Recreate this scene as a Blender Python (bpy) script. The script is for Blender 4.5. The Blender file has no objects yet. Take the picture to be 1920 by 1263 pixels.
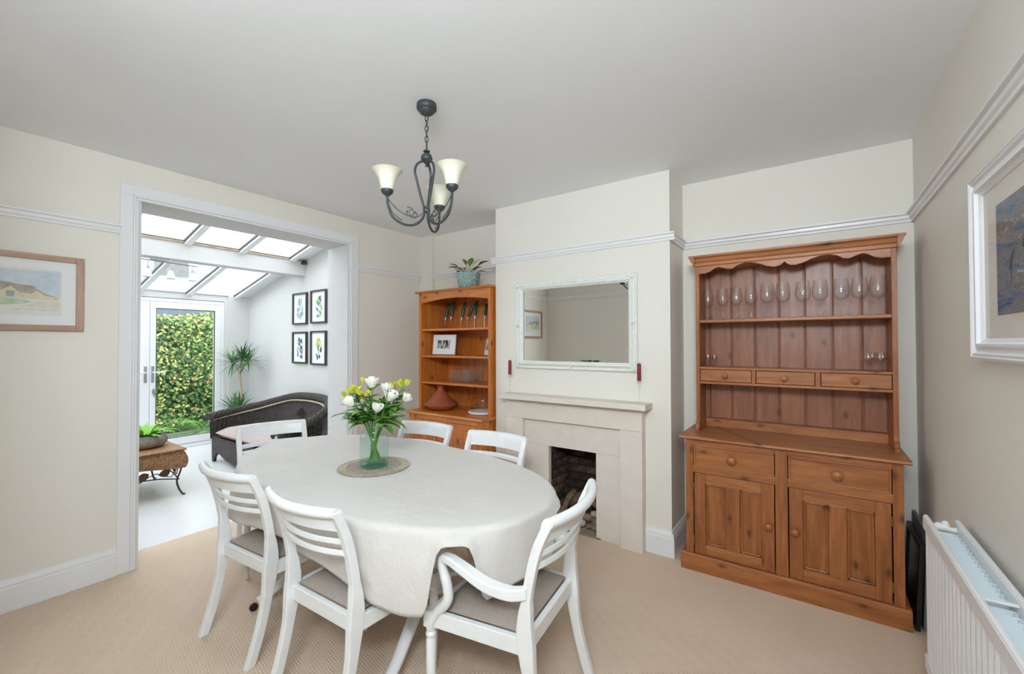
import bpy, bmesh, math, random
from mathutils import Vector, Matrix
PI = math.pi
rnd = random.Random(7)
sc = bpy.context.scene
COL = sc.collection

# ------------------------------------------------------------------ camera
cam_d = bpy.data.cameras.new('camera')
cam = bpy.data.objects.new('camera', cam_d)
COL.objects.link(cam)
CAM_H, YAW, PITCH, ROLL, FPX = 1.47, -0.613, 0.0147, -0.0023, 801.48
cam_d.sensor_fit = 'HORIZONTAL'
cam_d.sensor_width = 36.0
cam_d.lens = 36.0 * FPX / 1920.0
cam_d.clip_start = 0.02
cam_d.clip_end = 200
_f = Vector((math.sin(YAW), math.cos(YAW), 0)); _r = Vector((math.cos(YAW), -math.sin(YAW), 0)); _u = Vector((0, 0, 1))
_f, _u = _f * math.cos(PITCH) + _u * math.sin(PITCH), _u * math.cos(PITCH) - _f * math.sin(PITCH)
_r, _u = _r * math.cos(ROLL) + _u * math.sin(ROLL), _u * math.cos(ROLL) - _r * math.sin(ROLL)
cam.matrix_world = Matrix(((_r.x, _u.x, -_f.x, 0), (_r.y, _u.y, -_f.y, 0), (_r.z, _u.z, -_f.z, CAM_H), (0, 0, 0, 1)))
sc.camera = cam

# ------------------------------------------------------------------ sky and rear window fill lamp
world = bpy.data.worlds.new('overcast_sky')
sc.world = world
world.use_nodes = True
bg = world.node_tree.nodes['Background']
bg.inputs[0].default_value = (0.90, 0.95, 1.0, 1)
bg.inputs[1].default_value = 3.2
def area_light(name, loc, target, sx, sy, power, col):
    l = bpy.data.lights.new(name, 'AREA'); l.shape = 'RECTANGLE'; l.size = sx; l.size_y = sy; l.energy = power; l.color = col
    o = bpy.data.objects.new(name, l); COL.objects.link(o); o.location = loc
    o.rotation_euler = (Vector(target) - Vector(loc)).to_track_quat('-Z', 'Y').to_euler()
    return o
area_light('rear_window_fill_offscreen', (0.14, -0.60, 2.31), (-1.75, 1.45, 1.95), .82, .36, 60, (0.86, 0.935, 1.0))  # added lamp outside the rear panes, far brighter than the sky, fills the room
sc.view_settings.view_transform = 'Standard'
sc.view_settings.look = 'None'
sc.view_settings.exposure = 0.28
sc.view_settings.gamma = 1.0
sc.view_settings.use_curve_mapping = False
sc.cycles.use_denoising = True
sc.cycles.max_bounces = 10
sc.cycles.diffuse_bounces = 6
sc.cycles.transparent_max_bounces = 24

# ------------------------------------------------------------------ room measures (metres)
XL, XR, YB, YC, YR, H = -3.65, 0.495, 3.42, 3.05, -0.13, 2.675
CL, CR = -2.323, -0.805
XO = -3.97                         # outer face of the wall to the conservatory
OP0, OP1, OPZ = 0.90, 2.445, 2.42   # clear opening
RAIL = 2.237

# ------------------------------------------------------------------ helpers
OFF = {}
class MB:
    def __init__(s): s.v = []; s.f = []
    def add(s, vs, fs):
        n = len(s.v); s.v += [tuple(p) for p in vs]; s.f += [tuple(i + n for i in q) for q in fs]; return s
    def box(s, a, b):
        x0, y0, z0 = a; x1, y1, z1 = b
        x0, x1 = min(x0, x1), max(x0, x1); y0, y1 = min(y0, y1), max(y0, y1); z0, z1 = min(z0, z1), max(z0, z1)
        return s.add([(x0,y0,z0),(x1,y0,z0),(x1,y1,z0),(x0,y1,z0),(x0,y0,z1),(x1,y0,z1),(x1,y1,z1),(x0,y1,z1)],
                     [(0,3,2,1),(4,5,6,7),(0,1,5,4),(1,2,6,5),(2,3,7,6),(3,0,4,7)])
    def obox(s, c, h, R):
        c = Vector(c); vs = []
        for z in (-1, 1):
            for x, y in ((-1,-1),(1,-1),(1,1),(-1,1)): vs.append(c + R @ Vector((x*h[0], y*h[1], z*h[2])))
        return s.add(vs, [(0,3,2,1),(4,5,6,7),(0,1,5,4),(1,2,6,5),(2,3,7,6),(3,0,4,7)])
    def tube(s, pts, rad, n=8, caps=True, closed=False, flat=1.0):
        pts = [Vector(p) for p in pts]; m = len(pts)
        if not hasattr(rad, '__len__'): rad = [rad] * m
        vs = []; up = None
        for i, p in enumerate(pts):
            if closed: d = pts[(i+1) % m] - pts[i-1]
            else: d = pts[min(i+1, m-1)] - pts[max(i-1, 0)]
            d.normalize()
            if up is None: up = Vector((0,0,1)) if abs(d.z) < .9 else Vector((0,1,0))
            a = up - d * up.dot(d)
            if a.length < 1e-6: a = d.orthogonal()
            a.normalize(); b = d.cross(a); up = a
            for k in range(n):
                t = 2*PI*k/n; vs.append(p + (a*math.cos(t)*flat + b*math.sin(t)) * rad[i])
        fs = []
        for i in range(m if closed else m-1):
            j = (i+1) % m
            for k in range(n): fs.append((i*n+k, i*n+(k+1)%n, j*n+(k+1)%n, j*n+k))
        if caps and not closed: fs += [tuple(range(n-1,-1,-1)), tuple((m-1)*n+k for k in range(n))]
        return s.add(vs, fs)
    def lathe(s, prof, n=24, c=(0,0,0), R=None, sx=1, sy=1):
        c = Vector(c); vs = []; fs = []
        for r, z in prof:
            for k in range(n):
                t = 2*PI*k/n; p = Vector((r*math.cos(t)*sx, r*math.sin(t)*sy, z))
                vs.append(c + (R @ p if R else p))
        m = len(prof)
        for i in range(m-1):
            for k in range(n): fs.append((i*n+k, i*n+(k+1)%n, (i+1)*n+(k+1)%n, (i+1)*n+k))
        if prof[0][0] > 1e-5: fs.append(tuple(range(n-1,-1,-1)))
        if prof[-1][0] > 1e-5: fs.append(tuple((m-1)*n+k for k in range(n)))
        return s.add(vs, fs)
    def shell(s, prof, n=24, c=(0,0,0), R=None):      # lathe without caps
        c = Vector(c); vs = []; fs = []
        for r, z in prof:
            for k in range(n):
                t = 2*PI*k/n; p = Vector((r*math.cos(t), r*math.sin(t), z)); vs.append(c + (R @ p if R else p))
        for i in range(len(prof)-1):
            for k in range(n): fs.append((i*n+k, i*n+(k+1)%n, (i+1)*n+(k+1)%n, (i+1)*n+k))
        return s.add(vs, fs)
    def prism(s, poly, d0, d1, ax='y'):               # poly in the two other axes
        def P(u, v, d): return (u, d, v) if ax == 'y' else (d, u, v) if ax == 'x' else (u, v, d)
        n = len(poly)
        vs = [P(u, v, d0) for u, v in poly] + [P(u, v, d1) for u, v in poly]
        return s.add(vs, [tuple(range(n-1,-1,-1)), tuple(range(n, 2*n))] + [(i, (i+1)%n, n+(i+1)%n, n+i) for i in range(n)])
    def grid(s, fn, nu, nv, cu=False, cv=False):
        vs = [fn(i/(nu if cu else nu-1), j/(nv if cv else nv-1)) for i in range(nu) for j in range(nv)]
        fs = []
        for i in range(nu if cu else nu-1):
            for j in range(nv if cv else nv-1):
                fs.append((i*nv+j, ((i+1)%nu)*nv+j, ((i+1)%nu)*nv+(j+1)%nv, i*nv+(j+1)%nv))
        return s.add(vs, fs)
    def ball(s, c, r, n=12, m=8, sq=(1,1,1)):
        c = Vector(c)
        return s.lathe([(max(1e-6, r*math.sin(PI*i/m)), -r*math.cos(PI*i/m)) for i in range(m+1)], n) if False else s._ball(c, r, n, m, sq)
    def _ball(s, c, r, n, m, sq):
        vs = []; fs = []
        for i in range(m+1):
            for k in range(n):
                a = PI*i/m; t = 2*PI*k/n
                vs.append((c.x+r*math.sin(a)*math.cos(t)*sq[0], c.y+r*math.sin(a)*math.sin(t)*sq[1], c.z-r*math.cos(a)*sq[2]))
        for i in range(m):
            for k in range(n): fs.append((i*n+k, i*n+(k+1)%n, (i+1)*n+(k+1)%n, (i+1)*n+k))
        return s.add(vs, fs)
    def leaf(s, base, d, up, L, W, bend=.3, n=5, tip=1.0):
        base = Vector(base); d = Vector(d).normalized(); up = Vector(up); side = d.cross(up)
        if side.length < 1e-4: side = d.orthogonal()
        side.normalize(); up = side.cross(d).normalized(); vs = []; fs = []
        for i in range(n+1):
            t = i/n; w = W*.5*math.sin(PI*min(1, (t*.92+.06))**tip) if i < n else 0.0008
            c = base + d*(L*t*(1-.25*abs(bend)*t)) - up*(bend*L*t*t)
            vs += [c - side*w + up*w*.35, c, c + side*w + up*w*.35]
        for i in range(n):
            a = 3*i; fs += [(a, a+1, a+4, a+3), (a+1, a+2, a+5, a+4)]
        return s.add(vs, fs)
    def build(s, name, mat, parent=None, smooth=False, bevel=0, seg=2, world=True, label=None, angle=40):
        off = OFF.get(parent.name, Vector((0,0,0))) if (parent is not None and world) else Vector((0,0,0))
        me = bpy.data.meshes.new(name)
        me.from_pydata([(p[0]-off.x, p[1]-off.y, p[2]-off.z) for p in s.v], [], s.f)
        bm = bmesh.new(); bm.from_mesh(me); bmesh.ops.recalc_face_normals(bm, faces=bm.faces); bm.to_mesh(me); bm.free()
        for m in (mat if isinstance(mat, (list, tuple)) else [mat]): me.materials.append(m)
        if smooth:
            me.polygons.foreach_set('use_smooth', [True]*len(me.polygons))
            me.set_sharp_from_angle(angle=math.radians(angle))
        o = bpy.data.objects.new(name, me); COL.objects.link(o)
        if parent is not None: o.parent = parent; OFF[o.name] = off.copy()
        if bevel:
            b = o.modifiers.new('bevel', 'BEVEL'); b.width = bevel; b.segments = seg; b.limit_method = 'ANGLE'; b.angle_limit = math.radians(35)
        if label: o['label'] = label
        return o
def thing(name, label, cat, loc=(0,0,0), rz=0, group=None, kind=None):
    o = bpy.data.objects.new(name, None); COL.objects.link(o)
    o.empty_display_size = .05; o.location = loc; o.rotation_euler = (0,0,rz)
    if label: o['label'] = label
    if cat: o['category'] = cat
    if group: o['group'] = group
    if kind: o['kind'] = kind
    OFF[o.name] = Vector(loc)
    return o
def tag(o, label, cat, group=None, kind=None):
    o['label'] = label; o['category'] = cat
    if group: o['group'] = group
    if kind: o['kind'] = kind
    return o
def struct(o, label=None):
    o['kind'] = 'structure'
    if label: o['label'] = label
    return o
def copy_tree(o, parent=None):
    c = o.copy(); COL.objects.link(c); c.parent = parent
    for ch in [k for k in o.children]: copy_tree(ch, c)
    return c
def parts(name, mat, parent, boxes, bevel=.002):
    return [MB().box(a, b).build(name, mat, parent, bevel=bevel) for a, b in boxes]
def smoothpts(P, k=6, closed=False):
    P = [Vector(p) for p in P]; n = len(P); out = []
    for i in range(n if closed else n-1):
        if closed: a, b, c, d = P[i-1], P[i], P[(i+1)%n], P[(i+2)%n]
        else: a, b, c, d = P[max(i-1,0)], P[i], P[i+1], P[min(i+2,n-1)]
        for j in range(k):
            t = j/k
            out.append(.5*((2*b)+(c-a)*t+(2*a-5*b+4*c-d)*t*t+(3*b-a-3*c+d)*t**3))
    if not closed: out.append(P[-1])
    return out

# ------------------------------------------------------------------ materials
def s2l(c): return tuple((x/255/12.92 if x/255 <= .04045 else ((x/255+.055)/1.055)**2.4) for x in c)
def newmat(name):
    m = bpy.data.materials.new(name); m.use_nodes = True
    nt = m.node_tree; return m, nt, nt.nodes['Principled BSDF']
def N(nt, t, **k):
    n = nt.nodes.new(t)
    for a, b in k.items(): setattr(n, a, b)
    return n
def coords(nt, scale=(1,1,1), rot=(0,0,0), src='Object'):
    tc = N(nt, 'ShaderNodeTexCoord'); mp = N(nt, 'ShaderNodeMapping')
    mp.inputs['Scale'].default_value = scale; mp.inputs['Rotation'].default_value = rot
    nt.links.new(tc.outputs[src], mp.inputs[0]); return mp.outputs[0]
def noise(nt, vec, scale, detail=3, rough=.5, dist=0):
    n = N(nt, 'ShaderNodeTexNoise'); n.inputs['Scale'].default_value = scale; n.inputs['Detail'].default_value = detail
    n.inputs['Roughness'].default_value = rough; n.inputs['Distortion'].default_value = dist
    if vec is not None: nt.links.new(vec, n.inputs['Vector'])
    return n.outputs[0]
def ramp(nt, fac, stops):
    r = N(nt, 'ShaderNodeValToRGB'); e = r.color_ramp.elements
    while len(e) < len(stops): e.new(.5)
    for i, (p, c) in enumerate(stops): e[i].position = p; e[i].color = (*c, 1)
    nt.links.new(fac, r.inputs[0]); return r.outputs[0]
def bump(nt, p, h, strength, dist=.01):
    b = N(nt, 'ShaderNodeBump'); b.inputs['Strength'].default_value = strength; b.inputs['Distance'].default_value = dist
    nt.links.new(h, b.inputs['Height']); nt.links.new(b.outputs[0], p.inputs['Normal'])
def mathn(nt, op, a, b=None):
    n = N(nt, 'ShaderNodeMath', operation=op)
    for i, x in enumerate((a, b)):
        if x is None: continue
        if isinstance(x, (int, float)): n.inputs[i].default_value = x
        else: nt.links.new(x, n.inputs[i])
    return n.outputs[0]
def mixc(nt, fac, a, b):
    n = N(nt, 'ShaderNodeMix', data_type='RGBA')
    for i, x in ((0, fac), (6, a), (7, b)):
        if isinstance(x, tuple): n.inputs[i].default_value = (*x, 1) if len(x) == 3 else x
        elif isinstance(x, (int, float)): n.inputs[i].default_value = x
        else: nt.links.new(x, n.inputs[i])
    return n.outputs[2]
def plain(name, rgb, rough=.5, metal=0, var=.04, vs=6, bs=0, bd=60, coat=0, trans=0, sheen=0):
    m, nt, p = newmat(name); c = s2l(rgb)
    v = coords(nt)
    if var:
        f = noise(nt, v, vs, 3)
        col = ramp(nt, f, [(.3, tuple(x*(1-var) for x in c)), (.7, tuple(min(1, x*(1+var)) for x in c))])
        nt.links.new(col, p.inputs['Base Color'])
    else: p.inputs['Base Color'].default_value = (*c, 1)
    p.inputs['Roughness'].default_value = rough; p.inputs['Metallic'].default_value = metal
    if coat: p.inputs['Coat Weight'].default_value = coat
    if sheen: p.inputs['Sheen Weight'].default_value = sheen
    if trans: p.inputs['Subsurface Weight'].default_value = trans; p.inputs['Subsurface Radius'].default_value = (.02,.02,.015)
    if bs: bump(nt, p, noise(nt, v, bd, 4), bs)
    return m
def pine(name, light, dark, knot, axis, rough=.42, knots=1.0):
    m, nt, p = newmat(name)
    sc_ = {'x': (.9, 9, 9), 'y': (9, .9, 9), 'z': (9, 9, .9)}[axis]
    v = coords(nt, sc_)
    f1 = noise(nt, v, 2.2, 4, .55, .8)
    f2 = noise(nt, v, 14, 3, .6, .4)
    fac = mathn(nt, 'ADD', mathn(nt, 'MULTIPLY', f1, .7), mathn(nt, 'MULTIPLY', f2, .3))
    col = ramp(nt, fac, [(.32, s2l(dark)), (.5, tuple((a+b)/2 for a, b in zip(s2l(light), s2l(dark)))), (.66, s2l(light))])
    tc = N(nt, 'ShaderNodeTexCoord'); sp = N(nt, 'ShaderNodeSeparateXYZ'); nt.links.new(tc.outputs['Object'], sp.inputs[0]); cb = N(nt, 'ShaderNodeCombineXYZ')
    ku, kv = (4.2, 9.0) if axis == 'x' else (8.0, 4.2)
    nt.links.new(mathn(nt, 'MULTIPLY', mathn(nt, 'ADD', sp.outputs[0], mathn(nt, 'MULTIPLY', sp.outputs[1], .7)), ku), cb.inputs[0]); nt.links.new(mathn(nt, 'MULTIPLY', sp.outputs[2], kv), cb.inputs[1])
    vo = N(nt, 'ShaderNodeTexVoronoi'); vo.voronoi_dimensions = '2D'; vo.inputs['Scale'].default_value = 1.0; nt.links.new(cb.outputs[0], vo.inputs['Vector'])
    kd = ramp(nt, vo.outputs['Distance'], [(.035, (1,1,1)), (.085, (.5,.5,.5)), (.17, (0,0,0))])
    sel = mathn(nt, 'GREATER_THAN', N_sep(nt, vo.outputs['Color']), .52)
    kf = mathn(nt, 'MULTIPLY', mathn(nt, 'MULTIPLY', kd, sel), .75*knots)
    nt.links.new(mixc(nt, kf, col, s2l(knot)), p.inputs['Base Color'])
    p.inputs['Roughness'].default_value = rough; p.inputs['Coat Weight'].default_value = .15; p.inputs['Coat Roughness'].default_value = .3
    bump(nt, p, f2, .06, .004)
    return m
def N_sep(nt, c):
    s = N(nt, 'ShaderNodeSeparateColor'); nt.links.new(c, s.inputs[0]); return s.outputs[0]
def thin_glass(name, tint=(1,1,1), ior=1.45, rough=0.0, haze=0.0, refl=1.0):
    m = bpy.data.materials.new(name); m.use_nodes = True; nt = m.node_tree; nt.nodes.clear()
    out = N(nt, 'ShaderNodeOutputMaterial'); mix = N(nt, 'ShaderNodeMixShader'); tr = N(nt, 'ShaderNodeBsdfTransparent')
    gl = N(nt, 'ShaderNodeBsdfGlossy'); lw = N(nt, 'ShaderNodeLayerWeight'); lw.inputs[0].default_value = .5
    r0 = ((ior-1)/(ior+1))**2; fac = mathn(nt, 'ADD', r0, mathn(nt, 'MULTIPLY', mathn(nt, 'POWER', lw.outputs['Facing'], 5), (1-r0)*refl)); tr.inputs[0].default_value = (*tint, 1); gl.inputs['Roughness'].default_value = rough
    nt.links.new(fac, mix.inputs[0]); nt.links.new(tr.outputs[0], mix.inputs[1]); nt.links.new(gl.outputs[0], mix.inputs[2])
    last = mix.outputs[0]
    if haze:
        df = N(nt, 'ShaderNodeBsdfTranslucent'); df.inputs[0].default_value = (.9,.92,.92,1); m2 = N(nt, 'ShaderNodeMixShader')
        m2.inputs[0].default_value = haze; nt.links.new(last, m2.inputs[1]); nt.links.new(df.outputs[0], m2.inputs[2]); last = m2.outputs[0]
    nt.links.new(last, out.inputs[0])
    return m

CREAM = plain('cream_wall_paint', (230, 226, 217), .6, var=.012, vs=2, bs=.03, bd=180)
CEIL = plain('ceiling_white_paint', (243, 245, 248), .7, var=.01, vs=2, bs=.02, bd=150)
TRIM = plain('white_gloss_paint', (233, 233, 236), .3, var=.01, vs=4)
WHITE = plain('conservatory_white_paint', (212, 212, 211), .6, var=.008, vs=3)
UPVC = plain('white_plastic_frame', (238, 240, 243), .28, var=0)
FLOORW = plain('white_painted_floor', (220, 220, 221), .3, var=.02, vs=3)
CHAIR = plain('distressed_white_chair_paint', (232, 233, 234), .36, var=.03, vs=14)
SEAT = plain('taupe_linen_seat_cloth', (160, 148, 139), .9, var=.06, vs=90, bs=.15, bd=420)
STONE = plain('pale_limestone', (226, 216, 206), .65, var=.04, vs=9, bs=.04, bd=120)
IRON = plain('dark_grey_green_iron', (70, 76, 78), .5, .5, var=.12, vs=40)
SHADE = plain('cream_frosted_glass', (226, 223, 205), .35, var=.01, trans=.3)
BLACK = plain('black_lacquer', (22, 22, 24), .35, var=0)
DKFRAME = plain('charcoal_frame', (58, 57, 58), .5, var=.05)
GREYB = plain('grey_board', (120, 126, 134), .6, var=.03)
STEEL = plain('brushed_steel', (190, 192, 195), .3, .9, var=0)
BRASS = plain('aged_brass', (150, 120, 70), .4, .8, var=.1, vs=30)
CASTOR = plain('dark_castor', (40, 36, 34), .4, .3, var=.1)
RADM = plain('radiator_white_enamel', (234, 234, 236), .32, var=0)
FINM = plain('radiator_fin_grey', (206, 217, 222), .45, var=.02)
TERRA = plain('terracotta_clay', (158, 84, 56), .45, var=.06, vs=12)
GREENH = plain('dark_green_handle', (18, 78, 62), .3, var=.1, vs=30)
FERRULE = plain('pale_ferrule', (214, 206, 192), .35, .3, var=0)
WIRE = plain('thin_pale_metal', (200, 176, 150), .3, .7, var=0)
RED = plain('dark_red_wax', (134, 22, 38), .45, var=.06, vs=60)
PAPER = plain('white_mount_card', (236, 238, 238), .8, var=.008)
PHOTO = plain('white_photo_frame', (232, 232, 236), .4, var=0)
OAK = pine('limed_oak_frame', (190, 158, 138), (160, 126, 106), (120, 90, 70), 'y', .5, 0)
OAKZ = pine('limed_oak_frame_upright', (190, 158, 138), (160, 126, 106), (120, 90, 70), 'z', .5, 0)
PINEX = pine('antique_pine_along', (184, 119, 68), (136, 75, 37), (62, 30, 16), 'x')
PINEZ = pine('antique_pine_upright', (175, 110, 61), (129, 70, 34), (62, 30, 16), 'z')
PINEB = pine('antique_pine_boards', (168, 110, 80), (126, 76, 52), (62, 34, 24), 'z', .38)
ORX = pine('orange_pine_along', (214, 134, 58), (178, 94, 32), (84, 36, 12), 'x', .35, 1.1)
ORZ = pine('orange_pine_upright', (212, 132, 56), (176, 92, 32), (84, 36, 12), 'z', .35, 1.1)
GLASS = thin_glass('clear_wine_glass', (.985,.985,.985), 1.55)
PANE = thin_glass('window_glass', (.97,.985,.98), 1.3)
ROOFG = thin_glass('roof_glass', (.97,.985,.985), 1.25, haze=.04)
PICG = thin_glass('low_reflection_picture_glass', (.99,.99,.99), 1.2, refl=.25)
ACRYL = thin_glass('clear_acrylic', (.93,.95,.96), 1.45, .05)
JARG = thin_glass('green_tinted_jar_glass', (.86,.96,.925), 1.5)
JARB = thin_glass('green_jar_base_glass', (.62,.88,.80), 1.5)
LEAFD = plain('deep_green_leaf', (86, 136, 58), .45, var=.25, vs=25)
LEAFM = plain('mid_green_leaf', (118, 170, 74), .45, var=.2, vs=25)
LEAFB = plain('bright_green_leaf', (126, 184, 52), .4, var=.15, vs=12)
LEAFO = plain('olive_bronze_leaf', (120, 118, 52), .45, var=.3, vs=20)
DRACL = plain('dracaena_leaf', (74, 118, 66), .4, var=.2, vs=10)
BARK = plain('pale_bark', (176, 156, 132), .8, var=.15, vs=40)
STEMM = plain('flower_stem_green', (88, 132, 58), .5, var=.15, vs=30)
PETW = plain('white_rose_petal', (246, 244, 236), .6, var=.02, trans=.2)
PETY = plain('yellow_green_petal', (214, 214, 56), .55, var=.12, vs=40)
SHELLW = plain('pale_braid', (176, 164, 140), .7, var=.1, vs=60)
MAUVE = plain('mauve_grey_cushion_cloth', (180, 164, 158), .9, var=.05, vs=30, bs=.08, bd=200)
NAVY = plain('navy_blue_cloth', (20, 42, 86), .8, var=.08, vs=30)
TEAL = None

def carpet_mat():
    m, nt, p = newmat('beige_ribbed_carpet')
    tc = N(nt, 'ShaderNodeTexCoord'); mp = N(nt, 'ShaderNodeMapping'); mp.inputs['Rotation'].default_value = (0,0,.1)
    nt.links.new(tc.outputs['Object'], mp.inputs[0]); sx = N(nt, 'ShaderNodeSeparateXYZ'); nt.links.new(mp.outputs[0], sx.inputs[0])
    row = mathn(nt, 'FLOOR', mathn(nt, 'MULTIPLY', sx.outputs[0], 1/.055))
    y2 = mathn(nt, 'ADD', sx.outputs[1], mathn(nt, 'MULTIPLY', row, .0045))
    rib = mathn(nt, 'SINE', mathn(nt, 'MULTIPLY', y2, 2*PI/.0125))
    blk = mathn(nt, 'SINE', mathn(nt, 'MULTIPLY', mathn(nt, 'ADD', sx.outputs[1], mathn(nt, 'MULTIPLY', row, .031)), 2*PI/.085))
    edge = mathn(nt, 'SINE', mathn(nt, 'MULTIPLY', sx.outputs[0], 2*PI/.055))
    on = mathn(nt, 'ADD', .55, mathn(nt, 'MULTIPLY', blk, .45))
    h = mathn(nt, 'ADD', mathn(nt, 'MULTIPLY', rib, on), mathn(nt, 'MULTIPLY', edge, .25))
    big = noise(nt, tc.outputs['Object'], 1.6, 4); fine = noise(nt, tc.outputs['Object'], 260, 2)
    base = ramp(nt, big, [(.3, s2l((214, 192, 170))), (.7, s2l((223, 202, 181)))])
    dk2 = mixc(nt, mathn(nt, 'MULTIPLY', fine, .18), base, s2l((186, 160, 134)))
    nt.links.new(dk2, p.inputs['Base Color']); p.inputs['Roughness'].default_value = .95
    bump(nt, p, mathn(nt, 'ADD', h, mathn(nt, 'MULTIPLY', fine, .8)), .35, .004)
    return m
CARPET = carpet_mat()
def linen_mat():
    m, nt, p = newmat('natural_linen_cloth'); v = coords(nt)
    f = noise(nt, v, 5, 4); g = noise(nt, v, 260, 2)
    a = noise(nt, coords(nt, (500, 12, 40)), 1, 2); b = noise(nt, coords(nt, (12, 500, 40)), 1, 2)
    col = ramp(nt, mathn(nt, 'ADD', mathn(nt, 'MULTIPLY', f, .6), mathn(nt, 'MULTIPLY', g, .4)), [(.3, s2l((205, 199, 193))), (.7, s2l((215, 211, 207)))])
    nt.links.new(col, p.inputs['Base Color']); p.inputs['Roughness'].default_value = .6; p.inputs['Sheen Weight'].default_value = .25; p.inputs['Specular IOR Level'].default_value = .6
    bump(nt, p, mathn(nt, 'ADD', mathn(nt, 'ADD', a, b), mathn(nt, 'MULTIPLY', noise(nt, v, 8, 4), 7)), .3, .006)
    return m
LINEN = linen_mat()
def wicker_mat(name, a, b, su=160, sv=70):
    m, nt, p = newmat(name); tc = N(nt, 'ShaderNodeTexCoord'); sx = N(nt, 'ShaderNodeSeparateXYZ'); nt.links.new(tc.outputs['Object'], sx.inputs[0])
    xy = mathn(nt, 'ADD', sx.outputs[0], sx.outputs[1])
    u = mathn(nt, 'SINE', mathn(nt, 'MULTIPLY', xy, su)); w = mathn(nt, 'SINE', mathn(nt, 'MULTIPLY', sx.outputs[2], su*1.9))
    h = mathn(nt, 'MULTIPLY', u, w)
    f = noise(nt, tc.outputs['Object'], 40, 4)
    nt.links.new(ramp(nt, f, [(.2, s2l(a)), (.85, s2l(b))]), p.inputs['Base Color']); p.inputs['Roughness'].default_value = .55
    bump(nt, p, mathn(nt, 'ADD', h, mathn(nt, 'MULTIPLY', u, .8)), .8, .008)
    return m
WICKD = wicker_mat('dark_brown_wicker', (30, 26, 24), (84, 76, 68), 150)
WICKL = wicker_mat('honey_wicker', (120, 84, 52), (190, 142, 98), 220)
MATW = wicker_mat('woven_placemat_fibre', (140, 118, 98), (214, 202, 188), 260)
def mat_rings():
    m, nt, p = newmat('woven_placemat_rings'); tc = N(nt, 'ShaderNodeTexCoord'); sp = N(nt, 'ShaderNodeSeparateXYZ'); nt.links.new(tc.outputs['Object'], sp.inputs[0])
    r = mathn(nt, 'SQRT', mathn(nt, 'ADD', mathn(nt, 'POWER', sp.outputs[0], 2), mathn(nt, 'POWER', sp.outputs[1], 2)))
    ang = mathn(nt, 'ARCTAN2', sp.outputs[1], sp.outputs[0])
    h = mathn(nt, 'SINE', mathn(nt, 'MULTIPLY', r, 2*PI/.011)); k = mathn(nt, 'SINE', mathn(nt, 'MULTIPLY', ang, 90))
    f = noise(nt, tc.outputs['Object'], 60, 4)
    nt.links.new(ramp(nt, f, [(.15, s2l((140, 116, 98))), (.8, s2l((216, 206, 194)))]), p.inputs['Base Color']); p.inputs['Roughness'].default_value = .8
    bump(nt, p, mathn(nt, 'ADD', h, k), .7, .004); return m
RINGS = mat_rings()
def brick_soot():
    m, nt, p = newmat('sooty_brick'); v = coords(nt)
    tc = N(nt, 'ShaderNodeTexCoord'); sx = N(nt, 'ShaderNodeSeparateXYZ'); nt.links.new(tc.outputs['Generated'], sx.inputs[0])
    oi = N(nt, 'ShaderNodeObjectInfo')
    f = noise(nt, v, 22, 4)
    f = mathn(nt, 'ADD', mathn(nt, 'MULTIPLY', f, .7), mathn(nt, 'MULTIPLY', oi.outputs['Random'], .35))
    nt.links.new(ramp(nt, f, [(.25, s2l((26, 22, 20))), (.5, s2l((62, 48, 38))), (.8, s2l((112, 88, 68)))]), p.inputs['Base Color'])
    p.inputs['Roughness'].default_value = .9; bump(nt, p, noise(nt, v, 60, 4), .5, .01)
    return m
BRICK = brick_soot()
MORTAR = plain('sooty_mortar', (58, 48, 40), .95, var=.4, vs=14, bs=.3, bd=50)
LOGM = plain('driftwood', (128, 104, 82), .85, var=.35, vs=24, bs=.4, bd=60)
PEBM = plain('beach_pebble', (146, 128, 112), .7, var=.25, vs=16)
PEBL = plain('pale_pebble', (186, 172, 158), .7, var=.15, vs=16)
CONCR = plain('weathered_stone_bowl', (138, 130, 124), .85, var=.18, vs=26, bs=.3, bd=80)
SOIL = plain('dark_soil', (48, 38, 30), .95, var=.3, vs=60, bs=.4, bd=120)
def pot_mat():
    m, nt, p = newmat('pale_teal_glazed_pot'); v = coords(nt)
    vo = N(nt, 'ShaderNodeTexVoronoi'); vo.feature = 'DISTANCE_TO_EDGE'; vo.inputs['Scale'].default_value = 45; nt.links.new(v, vo.inputs['Vector'])
    nt.links.new(ramp(nt, vo.outputs['Distance'], [(.02, s2l((186, 208, 204))), (.14, s2l((122, 158, 154)))]), p.inputs['Base Color'])
    p.inputs['Roughness'].default_value = .25; return m
TEAL = pot_mat()
def mirror_mat():
    m, nt, p = newmat('mirror_silver'); p.inputs['Base Color'].default_value = (.9,.91,.9,1); p.inputs['Metallic'].default_value = 1; p.inputs['Roughness'].default_value = .01
    return m
MIRR = mirror_mat()
FRAMEW = plain('distressed_ivory_frame', (230, 231, 227), .5, var=.05, vs=38, bs=.2, bd=90)

# ================================================================== STRUCTURE
def S(mb, name, mat, **k): return struct(mb.build(name, mat, **k))
S(MB().box((XO+.02, YR-1.0, -.12), (XR+.02, YB+.02, 0)), 'floor', CARPET)
S(MB().box((XL-.0, YR-.99, H), (XR+.15, YB+.15, H+.12)), 'ceiling', CEIL)
wl = MB(); wl.box((XO, YR-.1, 0), (XL, OP0-.005, 3.12)).box((XO, OP0-.005, OPZ+.005), (XL, OP1+.005, 3.12)).box((XO, OP1+.005, 0), (XL, YB+.15, 3.12))
S(wl, 'wall_left', CREAM)
S(MB().box((XL, YB, 0), (XR, YB+.15, H)), 'wall_back', CREAM)
S(MB().box((XR, -1.05, 0), (XR+.15, YB+.15, H)), 'wall_right', CREAM)
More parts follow.
